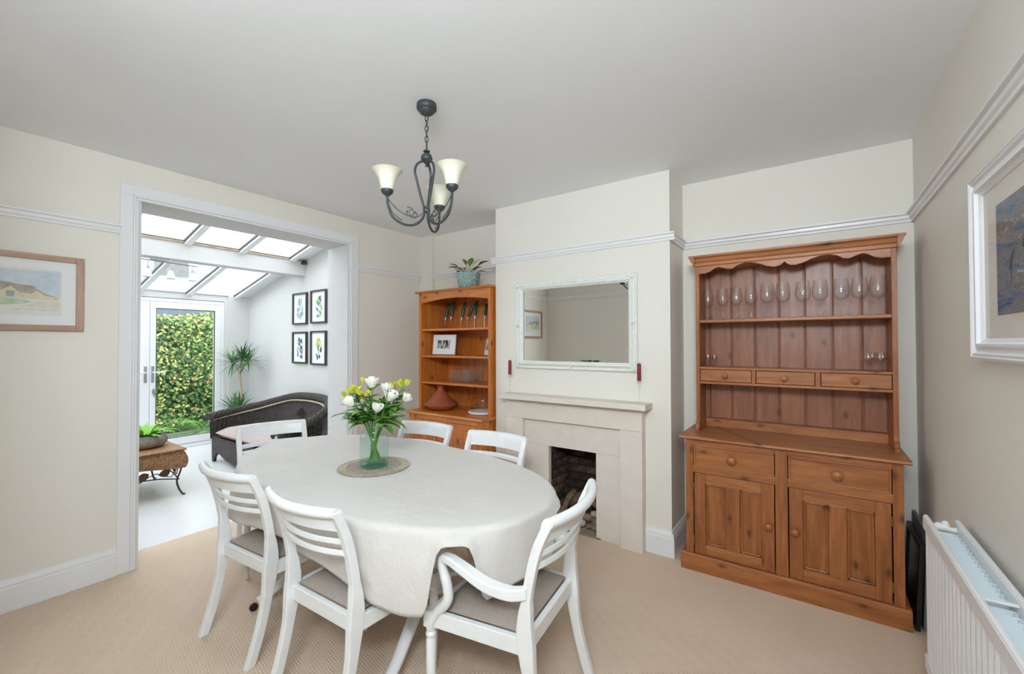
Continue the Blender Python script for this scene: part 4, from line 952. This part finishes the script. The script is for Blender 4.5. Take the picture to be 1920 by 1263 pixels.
# ================================================================== CHAIRS (local: sitter looks to +y)
def make_chair(arm=False):
    name = 'carver_chair' if arm else 'dining_chair'
    T = thing(name, '', 'chair', (0,0,0)); OFF[T.name] = Vector((0,0,0))
    W = .225 if not arm else .238; wr_ = W-.012; fw = W+.012; fy = .235; ry = -.165
    prof = smoothpts([(0, -.262, 0), (0, -.222, .12), (0, -.188, .26), (0, ry-.004, .40), (0, ry, .50), (0, ry-.018, .63), (0, ry-.048, .75), (0, ry-.085, .835), (0, ry-.098, .862)], 4)
    for s in (-1, 1):
        m = MB(); vs = []; nn = len(prof)
        for i, p in enumerate(prof):
            z = p.z; d = .018 if z > .55 else .020+.012*math.exp(-((z-.42)/.10)**2); wx = .0155 if z < .6 else .0155
            tx = s*(wr_ + (.0 if z < .5 else .006*(z-.5)/.36))
            for a, b in ((-1,-1),(1,-1),(1,1),(-1,1)): vs.append((tx+a*wx, p.y+b*d, z))
        fs_ = [(i*4+k, i*4+(k+1)%4, i*4+4+(k+1)%4, i*4+4+k) for i in range(nn-1) for k in range(4)] + [(3,2,1,0), tuple((nn-1)*4+k for k in range(4))]
        m.add(vs, fs_); m.build('rear_leg', CHAIR, T, bevel=.004, world=False)
    def bow(x, b): return -b*(1-(x/(W))**2)
    yt = ry-.092
    def rail(u, v):                              # scrolled crest rail
        x = (2*u-1)*(W+.006); pr = [(-.002, .782), (-.008, .81), (-.014, .832), (-.030, .836), (-.043, .844), (-.047, .858), (-.041, .871), (-.027, .876), (-.013, .870), (-.003, .852), (.004, .82), (.010, .782)]
        j = min(int(v*len(pr)+.5), len(pr)-1) if v < 1 else 0
        y, z = pr[j % len(pr)]; return (x, yt+.022+y+bow(x, .05), z)
    m = MB().grid(lambda u, v: rail(u, v), 17, 12, cv=True)
    m.f += [tuple(range(11,-1,-1)), tuple(16*12+k for k in range(12))]
    m.build('crest_rail', CHAIR, T, smooth=True, world=False, angle=55)
    for zc, hh, yy in ((.733, .011, ry-.043), (.686, .011, ry-.032)):
        m = MB(); vs = []
        for i in range(15):
            x = (2*i/14-1)*(wr_+.002); y = yy+bow(x, .05)
            for a, b in ((-1,-1),(1,-1),(1,1),(-1,1)): vs.append((x, y+a*.009, zc+b*hh + (-.004*a)))
        m.add(vs, [(i*4+k, i*4+(k+1)%4, i*4+4+(k+1)%4, i*4+4+k) for i in range(14) for k in range(4)] + [(3,2,1,0), tuple(14*4+k for k in range(4))]); m.build('back_slat', CHAIR, T, bevel=.003, world=False)
    for s in (-1, 1):                            # side rails
        m = MB(); x0, x1 = s*wr_, s*fw
        m.add([(x0-.012, ry, .372), (x0+.012, ry, .372), (x1+.012, fy, .372), (x1-.012, fy, .372), (x0-.012, ry, .432), (x0+.012, ry, .432), (x1+.012, fy, .432), (x1-.012, fy, .432)],
              [(0,3,2,1),(4,5,6,7),(0,1,5,4),(1,2,6,5),(2,3,7,6),(3,0,4,7)]); m.build('seat_rail', CHAIR, T, bevel=.003, world=False)
    MB().box((-fw, fy-.012, .372), (fw, fy+.012, .432)).build('seat_rail', CHAIR, T, bevel=.003, world=False)
    MB().box((-wr_, ry-.012, .372), (wr_, ry+.012, .432)).build('seat_rail', CHAIR, T, bevel=.003, world=False)
    def cush(u, v):
        y = ry+.018+(fy-.02-ry-.018)*v; w = (wr_-.016)+(fw-wr_)*v; x = (2*u-1)*w
        e = min(1, 6*min(u, 1-u))**.5*min(1, 6*min(v, 1-v))**.5; return (x, y, .434+.026*e)
    MB().grid(cush, 15, 15).box((-wr_+.02, ry+.02, .40), (wr_-.02, fy-.02, .433)).build('seat_pad', SEAT, T, smooth=True, world=False)
    for s in (-1, 1):
        lp = [(.020, .372), (.020, .36), (.014, .352), (.021, .343), (.021, .335), (.015, .328), (.0195, .318), (.0185, .2), (.0135, .03), (.011, .02), (.014, .012), (.012, 0)]
        m = MB().lathe(list(reversed(lp)), 16, (s*fw, fy, 0)); m.box((s*fw-.021, fy-.021, .372), (s*fw+.021, fy+.021, .436)); m.build('front_leg', CHAIR, T, smooth=True, world=False, angle=35)
    if arm:
        for s in (-1, 1):
            x = s*(wr_+.008)
            q = smoothpts([(x, ry-.015, .60), (x+s*.012, ry+.05, .585), (x+s*.028, ry+.14, .60), (x+s*.034, ry+.23, .636), (x+s*.032, ry+.29, .655), (x+s*.028, ry+.335, .655)], 5)
            m = MB(); vs = []
            for i, p in enumerate(q):
                k = i/(len(q)-1); w = .017+.006*math.sin(PI*k); h = .022-.008*k
                for a, b in ((-1,-1),(1,-1),(1,1),(-1,1)): vs.append((p.x+a*w, p.y, p.z+b*h))
            nn = len(q); m.add(vs, [(i*4+k, i*4+(k+1)%4, i*4+4+(k+1)%4, i*4+4+k) for i in range(nn-1) for k in range(4)] + [(3,2,1,0), tuple((nn-1)*4+k for k in range(4))])
            m.build('armrest', CHAIR, T, bevel=.006, world=False)
            q = smoothpts([(x+s*.028, ry+.335, .660), (x+s*.028, ry+.338, .62), (x+s*.024, ry+.318, .555), (x+s*.020, ry+.318, .49), (fw*s+s*.004, fy-.03, .43), (fw*s+s*.006, fy-.004, .385)], 5)
            MB().tube(q, [.018]*8+[.02]*(len(q)-8), 10).build('arm_support', CHAIR, T, smooth=True, world=False)
    return T
proto = make_chair(); first = [True]
def place_chair(mid, ang, label, root=None):
    # mid = middle of the crest rail, ang = direction the sitter looks, degrees from +x
    if root is None:
        if first[0]: root = proto; first[0] = False
        else: root = copy_tree(proto)
    rzv = math.radians(ang-90); c, s = math.cos(rzv), math.sin(rzv); lx, ly = 0, -.255
    root.rotation_euler = (0, 0, rzv); root.location = (mid[0]-(c*lx-s*ly), mid[1]-(s*lx+c*ly), 0)
    root['label'] = label; root['group'] = 'white dining chairs around the table'; root['category'] = 'chair'
place_chair((-2.318, .905), 94.5, 'white side chair on the table long side opposite the bookcase, close to the conservatory opening')
place_chair((-1.64, .90), 92.2, 'white side chair with chipped paint beside the armed chair, opposite the fireplace')
place_chair((-3.335, 1.60), -14, 'white side chair at the table end in front of the wicker sofa')
place_chair((-2.377, 2.255), 277, 'white side chair between the table and the orange pine bookcase')
place_chair((-1.713, 2.258), 272, 'white side chair on the fireplace side of the table, beside the stone surround')
place_chair((-.776, 1.505), 187, 'white carver armchair with scrolled arms at the table end near the dresser', make_chair(True))

# ================================================================== RADIATOR and leaning frames
T = thing('radiator', 'white double panel radiator on cream wall below the seascape', 'radiator', (.42, 1.6, .14))
ry0, ry1, rzb, rzt = .78, 2.41, .15, .765
def panel(x, nm, fx):
    m = MB(); n = 32; step = (ry1-ry0-.05)/n; vs = []
    for i in range(n):
        y = ry0+.025+step*i
        for f, d in ((0, .0), (.16, .0), (.30, .010), (.50, .013), (.72, .013), (.90, .010)): vs.append((x-fx*d, y+step*f))
    vs.append((x, ry1-.025))
    m.prism(vs + [(x+fx*.008, ry1-.025), (x+fx*.008, ry0+.025)], rzb+.05, rzt-.05, 'z')
    m.box((x-fx*.0145, ry0, rzt-.052), (x+fx*.005, ry1, rzt-.006)).box((x-fx*.0145, ry0, rzb), (x+fx*.005, ry1, rzb+.052)).box((x-.005, ry0, rzb+.05), (x+.005, ry0+.026, rzt-.05)).box((x-.005, ry1-.026, rzb+.05), (x+.005, ry1, rzt-.05))
    m.tube([(x-fx*.005, ry0, rzt-.006), (x-fx*.005, ry1, rzt-.006)], .0085, 8)
    return m.build(nm, RADM, T)
panel(.376, 'front_panel', 1); panel(.458, 'rear_panel', -1)
nf = 45
for i in range(nf):
    y = ry0+.06+(ry1-ry0-.12)*i/(nf-1); w = .0105
    q = MB(); q.add([(.378, y-w, rzt-.055), (.452, y-w, rzt-.055), (.452, y+w*.7, rzt-.040), (.378, y+w*.7, rzt-.040), (.378, y-w, rzb+.06), (.452, y-w, rzb+.06), (.452, y+w*.7, rzb+.06), (.378, y+w*.7, rzb+.06)], [(0,1,2,3), (4,7,6,5), (0,4,5,1), (1,5,6,2), (2,6,7,3), (3,7,4,0)]) if i == 0 else None
    if i == 0:
        f0 = q.build('convector_fin', FINM, T); fy_ = y
        e0 = [MB().box((a, y-.013, rzt-.05), (a+.009, y-.0105, rzt-.035)).build('fin_tab', FINM, f0) for a in (.383, .442)]
    else:
        c = f0.copy(); COL.objects.link(c); c.location.y = y-fy_; 
        for e1 in e0: e = e1.copy(); COL.objects.link(e); e.parent = c
for y in (1.765, .95): MB().box((.37, y-.008, rzt-.022), (.46, y+.008, rzt-.016)).build('top_strap', RADM, T, bevel=.002)
MB().tube([(.372, 2.385, rzt-.035), (.39, 2.385, rzt-.035), (.40, 2.385, rzt-.03), (.425, 2.385, rzt-.03), (.435, 2.385, rzt-.036), (.458, 2.385, rzt-.036)], [.012, .012, .017, .017, .011, .011], 12).build('end_connector', RADM, T, smooth=True)
MB().tube([(.425, 2.385, rzt-.03), (.425, 2.40, rzt-.012)], [.014, .010], 10).build('bleed_valve', RADM, T, smooth=True)
for y in (ry0+.1, ry1-.1): MB().box((.468, y-.02, rzb+.1), (XR-.003, y+.02, rzt-.1)).build('wall_bracket', RADM, T)
MB().tube([(.415, ry1-.03, rzb+.02), (.415, ry1+.035, rzb+.02), (.415, ry1+.04, 0.0)], .0075, 8).build('feed_pipe', RADM, T, smooth=True)
for y0, th, h, mt, nm, lab, tilt in ((2.98, .02, .44, BLACK, 'black_frame', 'black picture frame leaning between the dresser and the radiator', .05), (3.0, .02, .50, GREYB, 'grey_board', 'grey board leaning behind the black frame beside the dresser', .03)):
    xb = .425 if mt is BLACK else .455
    T = thing(nm, lab, 'frame' if mt is BLACK else 'board', (xb, y0+.2, 0)); R = Matrix.Rotation(tilt, 3, 'Y')
    def P(mb): mb.v = [tuple(R @ (Vector(p)-Vector((xb, 0, 0))) + Vector((xb, 0, 0))) for p in mb.v]; return mb
    if mt is BLACK:
        m = MB()
        for a, c in (((y0, 0), (y0+.03, h)), ((y0+.35, 0), (y0+.38, h)), ((y0+.03, 0), (y0+.35, .03)), ((y0+.03, h-.03), (y0+.35, h))): m.box((xb-.012, a[0], a[1]), (xb+.008, c[0], c[1]))
        P(m).build('frame', mt, T, bevel=.003); P(MB().box((xb-.004, y0+.03, .03), (xb+.004, y0+.35, h-.03))).build('dark_picture', plain('dark_print', (40, 42, 46), .2, var=.2), T)
    else: P(MB().box((xb-.008, y0, 0), (xb+.008, y0+.38, h))).build('board', mt, T, bevel=.002)

# ================================================================== CONSERVATORY FURNITURE
# wicker sofa
T = thing('wicker_sofa', 'dark brown wicker sofa with rolled arms against white conservatory wall', 'sofa', (-5.38, 2.65, 0))
top = smoothpts([(-6.24, 2.22, .545), (-6.30, 2.40, .565), (-6.31, 2.62, .59), (-6.20, 2.83, .635), (-5.98, 2.95, .70), (-5.68, 3.01, .765), (-5.38, 3.03, .785), (-5.05, 3.02, .785), (-4.76, 2.95, .765), (-4.58, 2.80, .70), (-4.50, 2.60, .625), (-4.48, 2.40, .565), (-4.50, 2.22, .525)], 5)
MB().tube(top, .052, 12).build('rolled_top', WICKD, T, smooth=True)
cxs, cys = -5.38, 2.5
inn = [Vector((p.x + (cxs-p.x)*.035, p.y + (2.2-p.y)*.06, p.z-.045)) for p in top]
MB().tube([p + Vector((0, -.012, 0)) for p in inn], .011, 8).build('pale_braid', SHELLW, T, smooth=True)
def back(u, v):
    i = u*(len(inn)-1); a = inn[int(i)]; b = inn[min(int(i)+1, len(inn)-1)]; p = a.lerp(b, i-int(i)); q = Vector((p.x+(cxs-p.x)*.03, min(p.y, 2.93)-.05 if p.y > 2.4 else p.y, .30))
    w = p.lerp(q, v); return tuple(w)
MB().grid(back, 60, 10).build('woven_back', WICKD, T, smooth=True)
dm = MB()
for i in range(-3, 4):
    for j in range(-3, 4):
        if abs(i)+abs(j) <= 3 and (i+j) % 2: dm.box((-5.38+i*.03-.011, 2.925, .57+j*.024-.009), (-5.38+i*.03+.011, 2.95, .57+j*.024+.009))
dm.build('diamond_motif', WICKD, T)
ap = [(-6.2, .31), (-6.2, .10), (-6.19, 0), (-6.14, 0), (-6.12, .06), (-6.06, .115), (-5.95, .11), (-5.8, .065), (-5.6, .05), (-5.1, .05), (-4.9, .065), (-4.75, .11), (-4.65, .115), (-4.6, .06), (-4.58, 0), (-4.53, 0), (-4.53, .10), (-4.53, .31)]
MB().prism(ap, 2.24, 2.27, 'y').build('front_apron', WICKD, T)
MB().box((-6.2, 2.27, .27), (-4.53, 2.93, .31)).build('seat_deck', WICKD, T)
for x in (-6.17, -4.56): MB().tube([(x, 2.9, .3), (x, 2.92, 0)], .022, 8).build('rear_leg', WICKD, T)
for x in (-6.22, -4.5):
    MB().tube([(x, 2.24, .52), (x, 2.25, .28)], .02, 8).build('arm_post', WICKD, T)
    q = [(x + .045*math.cos(.6*j)*(1-j*.06), 2.168, .535+.045*math.sin(.6*j)*(1-j*.06)) for j in range(13)]
    MB().tube(smoothpts(q, 2), .011, 6).build('arm_scroll', WICKD, T, smooth=True)
def cushf(u, v):
    x = -6.06+1.37*u; y = 2.225+.55*v; e = (min(1, 9*min(u, 1-u))*min(1, 6*min(v, 1-v)))**.5
    return (x, y, .37+.075*e)
m = MB().grid(cushf, 31, 15); n = len(m.v); m.grid(lambda u, v: (cushf(u, v)[0], cushf(u, v)[1], .37-.055*(min(1, 12*min(u, 1-u))*min(1, 8*min(v, 1-v)))**.5), 31, 15)
o = m.build('sofa_cushion', MAUVE, smooth=True, angle=80); tag(o, 'long mauve grey seat cushion on dark wicker sofa', 'cushion')
T = thing('storage_box', 'navy blue fabric box on the floor beside the wicker sofa', 'box', (-4.18, 2.6, 0))
m = MB().box((-4.40, 2.40, 0), (-4.06, 2.80, .40)).build('box_body', NAVY, T, bevel=.02)
MB().box((-4.41, 2.39, .40), (-4.05, 2.81, .43)).build('box_lid', NAVY, T, bevel=.01)
# wicker coffee table
T = thing('wicker_coffee_table', 'honey wicker coffee table with scrolled iron leaf base', 'table', (-5.47, 1.2, 0))
tx0, tx1, ty0, ty1 = -5.92, -5.04, .80, 1.61
MB().box((tx0, ty0, .432), (tx1, ty1, .45)).build('woven_top', WICKL, T, bevel=.006)
def apr(u, v):
    per = [(tx0+.02, ty0+.02), (tx1-.02, ty0+.02), (tx1-.02, ty1-.02), (tx0+.02, ty1-.02)]
    k = u*4; i = int(k) % 4; f = k-int(k); a, b = per[i], per[(i+1)%4]
    x, y = a[0]+(b[0]-a[0])*f, a[1]+(b[1]-a[1])*f; o = .03*math.sin(PI*v*.85); cx_, cy_ = (tx0+tx1)/2, (ty0+ty1)/2
    x += math.copysign(o, x-cx_) if abs(abs(x-cx_)-(tx1-tx0)/2+.02) < .001 else 0; y += math.copysign(o, y-cy_) if abs(abs(y-cy_)-(ty1-ty0)/2+.02) < .001 else 0
    return (x, y, .432-(.15+.02*math.cos(2*PI*f))*v)
MB().grid(apr, 64, 8, cu=True).build('woven_apron', WICKL, T, smooth=True, angle=50)
IRD = plain('dark_bronze_iron', (58, 48, 42), .5, .5, var=.15, vs=40); LFM = plain('bronze_leaf', (92, 60, 40), .6, .3, var=.2, vs=30)
for x, sx_ in ((tx0+.03, -1), (tx1-.03, 1)):
    for y, sy_ in ((ty0+.03, -1), (ty1-.03, 1)):
        q = smoothpts([(x, y, .29), (x-sx_*.012, y-sy_*.012, .22), (x-sx_*.035, y-sy_*.03, .14), (x-sx_*.03, y-sy_*.02, .07), (x, y, .015), (x+sx_*.012, y+sy_*.012, .005)], 4)
        lg = MB().tube(q, .0085, 8).build('leg', IRD, T, smooth=True); MB().ball((x+sx_*.012, y+sy_*.012, .006), .016, 10, 6, (1, 1, .4)).build('foot', IRD, lg, smooth=True)
def iron_side(p, q, nrm):
    p, q = Vector(p), Vector(q); m = MB()
    m.tube(smoothpts([p+Vector((0,0,.15)), p.lerp(q, .25)+Vector((0,0,.19)), p.lerp(q, .5)+Vector((0,0,.2)), p.lerp(q, .75)+Vector((0,0,.19)), q+Vector((0,0,.15))], 5), .0055, 6)
    m.tube([p+Vector((0,0,.28))] + [p.lerp(q, t/12)+Vector((0,0,.215+.03*math.sin(t*1.6))) for t in range(1, 12)] + [q+Vector((0,0,.28))], .0045, 6); m.build('iron_scroll', IRD, T, smooth=True)
    for t in (.2, .42, .62, .85):
        c = p.lerp(q, t)+Vector((0,0,.225)); dr_ = (q-p).normalized()
        MB().leaf(c-dr_*.05, dr_+Vector((0,0,.25)), nrm, .10, .075, .1, 5).build('bronze_leaf', LFM, T, smooth=True)
iron_side((tx1-.05, ty0+.05, 0), (tx1-.05, ty1-.05, 0), (1,0,0)); iron_side((tx0+.05, ty0+.05, 0), (tx0+.05, ty1-.05, 0), (1,0,0)); iron_side((tx0+.05, ty1-.05, 0), (tx1-.05, ty1-.05, 0), (0,1,0))
T = thing('stone_bowl_plant', 'bright green plant in low weathered stone bowl on wicker coffee table', 'plant', (-5.42, 1.37, .451))
c = (-5.42, 1.37, .451)
MB().lathe([(.10, 0), (.15, .006), (.185, .04), (.19, .07), (.178, .105), (.16, .122), (.148, .124), (.146, .10), (1e-5, .098)], 36, c).build('bowl', CONCR, T, smooth=True)
MB().lathe([(.146, .101), (1e-5, .112)], 24, c).build('soil', SOIL, T)
for i in range(30):
    a = i*2.4; el = rnd.uniform(.35, 1.25); d = Vector((math.cos(a)*math.cos(el), math.sin(a)*math.cos(el), math.sin(el)))
    MB().leaf(Vector(c)+Vector((math.cos(a)*.05, math.sin(a)*.05, .1)), d, (0,0,1), rnd.uniform(.13, .22), rnd.uniform(.035, .055), rnd.uniform(.15, .55)).build('leaf', LEAFB, T, smooth=True)
# dracaena
T = thing('dracaena', 'tall branching dracaena plant behind the wicker sofa', 'plant', (-6.92, 2.88, 0))
MB().lathe([(.11, 0), (.12, .01), (.15, .26), (.155, .27), (.145, .27), (.14, .24), (1e-5, .24)], 28, (-6.92, 2.86, 0)).build('pot', TERRA, T, smooth=True)
MB().lathe([(.139, .242), (1e-5, .25)], 20, (-6.92, 2.86, 0)).build('soil', SOIL, T)
base = Vector((-6.92, 2.86, .24))
heads = []
for path, r in (([base, (-6.90, 2.87, .65), (-6.94, 2.87, .95), (-6.93, 2.87, 1.10), (-6.86, 2.86, 1.24)], .016), ([(-6.94, 2.87, .95), (-7.02, 2.87, 1.08), (-7.10, 2.84, 1.18)], .011), ([(-6.93, 2.87, 1.08), (-6.82, 2.88, 1.16), (-6.72, 2.88, 1.20)], .010), ([base, (-7.0, 2.84, .42), (-7.06, 2.82, .5)], .010), ([base, (-6.86, 2.82, .42), (-6.80, 2.80, .52)], .010)):
    q = smoothpts(path, 4); MB().tube(q, [r*(1-.35*i/(len(q)-1)) for i in range(len(q))], 8).build('trunk', BARK, T, smooth=True); heads.append(q[-1])
r4 = random.Random(11)
for h in heads:
    for i in range(42):
        a = r4.uniform(0, 2*PI); el = r4.uniform(-.45, 1.35); d = Vector((math.cos(a)*math.cos(el), math.sin(a)*math.cos(el)*.75, math.sin(el)))
        L = r4.uniform(.22, .36)
        d.normalize()
        if d.y > 0: L = min(L, (3.11-h.y)/d.y)
        if d.x < 0: L = min(L, (h.x+7.25)/-d.x)
        if L < .1: continue
        MB().leaf(h, d, (0,0,1), L, .022, r4.uniform(.05, .35), 4).build('leaf', DRACL, T, smooth=True)
# track light under the beam
T = thing('track_light', 'white spot rail with three frosted glass shades under conservatory beam', 'light', (-5.75, 1.6, 2.395))
MB().box((-5.79, 1.50, 2.375), (-5.71, 1.65, 2.395)).build('canopy', STEEL, T, bevel=.004)
MB().tube([(-5.75, 1.20, 2.372), (-5.75, 1.92, 2.352)], .007, 8).build('rail', STEEL, T, smooth=True)
for y in (1.27, 1.475, 1.675, 1.875):
    MB().tube([(-5.75, y, 2.355), (-5.75, y, 2.29)], [.006, .006], 8).lathe([(.016, 2.27), (.016, 2.295), (.008, 2.30)], 14, (-5.75, y, 0)).build('lamp_holder', STEEL, T, smooth=True)
    MB().shell([(.016, 2.275), (.022, 2.265), (.030, 2.24), (.040, 2.20), (.043, 2.185)], 20, (-5.75, y, 0)).build('lamp_shade', plain('frosted_white_glass', (226, 230, 232), .4, var=0, trans=.4), T, smooth=True)

# ================================================================== GARDEN
S(MB().box((-30, -20, -.35), (XD-.1, 25, -.12)), 'ground', plain('garden_soil_and_grass', (84, 92, 62), .9, var=.3, vs=3))
S(MB().box((-8.9, -3, -.12), (XD-.1, 6, -.04)), 'paving', plain('grey_patio_slab', (136, 140, 140), .8, var=.12, vs=8))
HL = [plain('hedge_leaf_yellow', (214, 212, 136), .5, var=.15, vs=20), plain('hedge_leaf_lime', (150, 176, 92), .5, var=.15, vs=20), plain('hedge_leaf_green', (92, 132, 76), .5, var=.2, vs=20), plain('hedge_leaf_dark', (62, 96, 58), .5, var=.2, vs=20), plain('hedge_leaf_rust', (190, 150, 104), .5, var=.2, vs=20)]
r5 = random.Random(5); hm = MB(); mi = []
def hsurf(y, z): return -9.35 + .22*math.sin(1.7*y+.6) + .16*math.sin(3.1*y+2.1*z) - .28*max(0, z-1.3)**2 + .1*math.sin(5*z+y)
for i in range(34000):
    y = r5.uniform(-1.5, 6.5); top_ = 2.05+.12*math.sin(1.3*y)+.06*math.sin(4*y); z = top_*r5.random()**.8 if i % 6 else top_+r5.uniform(-.06, .08)
    x = hsurf(y, z) + r5.uniform(-.16, .10) - (r5.uniform(0, .8) if i % 6 == 0 else 0); s = r5.uniform(.022, .042)
    n_ = Vector((1, r5.uniform(-.8, .8), r5.uniform(-.2, 1.1))).normalized(); a = n_.orthogonal().normalized(); a.rotate(Matrix.Rotation(r5.uniform(0, 6.3), 3, n_)); b = n_.cross(a); p = Vector((x, y, z))
    hm.add([p-a*s, p+b*s*.6+n_*s*.15, p+a*s, p-b*s*.6+n_*s*.15], [(0,1,2,3)])
    u = r5.random(); mi.append(0 if u < .18 else 1 if u < .42 else 4 if u < .47 else 2 if u < .80 else 3)
HT = thing('hedge', 'variegated yellow green hedge beyond the French doors', 'hedge', (-9.5, 2.5, -.12))
ho = hm.build('hedge_foliage', HL, HT); ho.data.polygons.foreach_set('material_index', mi); ho['kind'] = 'stuff'
hb = MB().grid(lambda u, v: (hsurf(-1.6+8.2*u, 2.05*v)-.22-(.5 if v > .97 else 0), -1.6+8.2*u, -.12+2.12*v), 60, 16)
hb.build('inner_branches', plain('hedge_inner_leaves', (92, 132, 76), .9, var=.2, vs=10), HT)
fern_lab = 'green fern with arching fronds at the foot of the hedge'
fe = None
def make_fern():
    T = thing('fern', fern_lab, 'fern', (0,0,0), group='ferns under the hedge')
    for i in range(13):
        a = 2*PI*i/13 + r5.uniform(-.15, .15); el = r5.uniform(.5, 1.1); L = r5.uniform(.55, .85); m = MB(); P0 = []
        for j in range(15):
            t = j/14; P0.append(Vector((math.cos(a)*L*math.cos(el)*t*1.1, math.sin(a)*L*math.cos(el)*t*1.1, L*math.sin(el)*t - .55*L*t*t)))
        m.tube(P0, .003, 4)
        for j in range(2, 15):
            d = (P0[j]-P0[j-1]).normalized(); sd = d.cross(Vector((0,0,1))).normalized(); w = .13*math.sin(PI*(j/15)**.7)+.01
            for s in (-1, 1): m.leaf(P0[j], sd*s+d*.35, (0,0,1), w, .02, .15, 2)
        m.build('frond', LEAFM if i % 3 else LEAFD, T, world=False)
    return T
f0_ = make_fern(); OFFS = [(-8.45, 1.95, .0), (-8.4, 2.95, 0), (-8.45, 3.95, 0), (-8.4, .95, 0), (-8.45, 4.95, 0), (-8.45, -.05, 0)]
for i, (x, y, z) in enumerate(OFFS):
    o = f0_ if i == 0 else copy_tree(f0_); o.location = (x, y, -.11); o.rotation_euler.z = i*1.1; o.scale = (1.3, 1.3, 1.45)
T = thing('garden_fence', 'blue grey boarded fence behind the hedge', 'fence', (-13, 4, -.12))
for i in range(24): MB().box((-13.02, -3+i*.5, -.12), (-12.99, -3+i*.5+.485, 2.36)).build('fence_board', plain('blue_grey_boards', (112, 128, 142), .7, var=.08) if i == 0 else bpy.data.materials['blue_grey_boards'], T)
T = thing('neighbour_house', 'pale grey neighbouring house with hipped slate roof beyond the garden', 'house', (-22, 6, 0))
NW = plain('pale_render', (200, 200, 200), .8, var=.05); NRF = plain('grey_slate', (140, 144, 150), .7, var=.1, vs=2)
MB().box((-27, 4.6, -.2), (-20, 9.5, 3.3)).build('house_wall', NW, T)
MB().add([(-27.3, 4.4, 3.3), (-19.7, 4.4, 3.3), (-19.7, 9.7, 3.3), (-27.3, 9.7, 3.3), (-23.5, 6.2, 5.0), (-23.5, 7.8, 5.0)], [(0,1,4), (1,2,5,4), (2,3,5), (3,0,4,5), (0,3,2,1)]).build('hipped_roof', NRF, T)
MB().box((-22.6, 6.0, 4.2), (-21.9, 7.0, 5.5)).build('chimney', plain('chimney_stone', (120, 118, 116), .9, var=.25, vs=8), T)
for y in (5.0, 6.6, 8.1):
    w_ = MB().box((-20.03, y, 1.0), (-19.97, y+1.2, 2.3)).build('house_window', UPVC, T); MB().box((-19.97, y+.08, 1.08), (-19.96, y+1.12, 2.22)).build('pane', plain('dark_pane', (70, 80, 90), .1, var=0), w_)
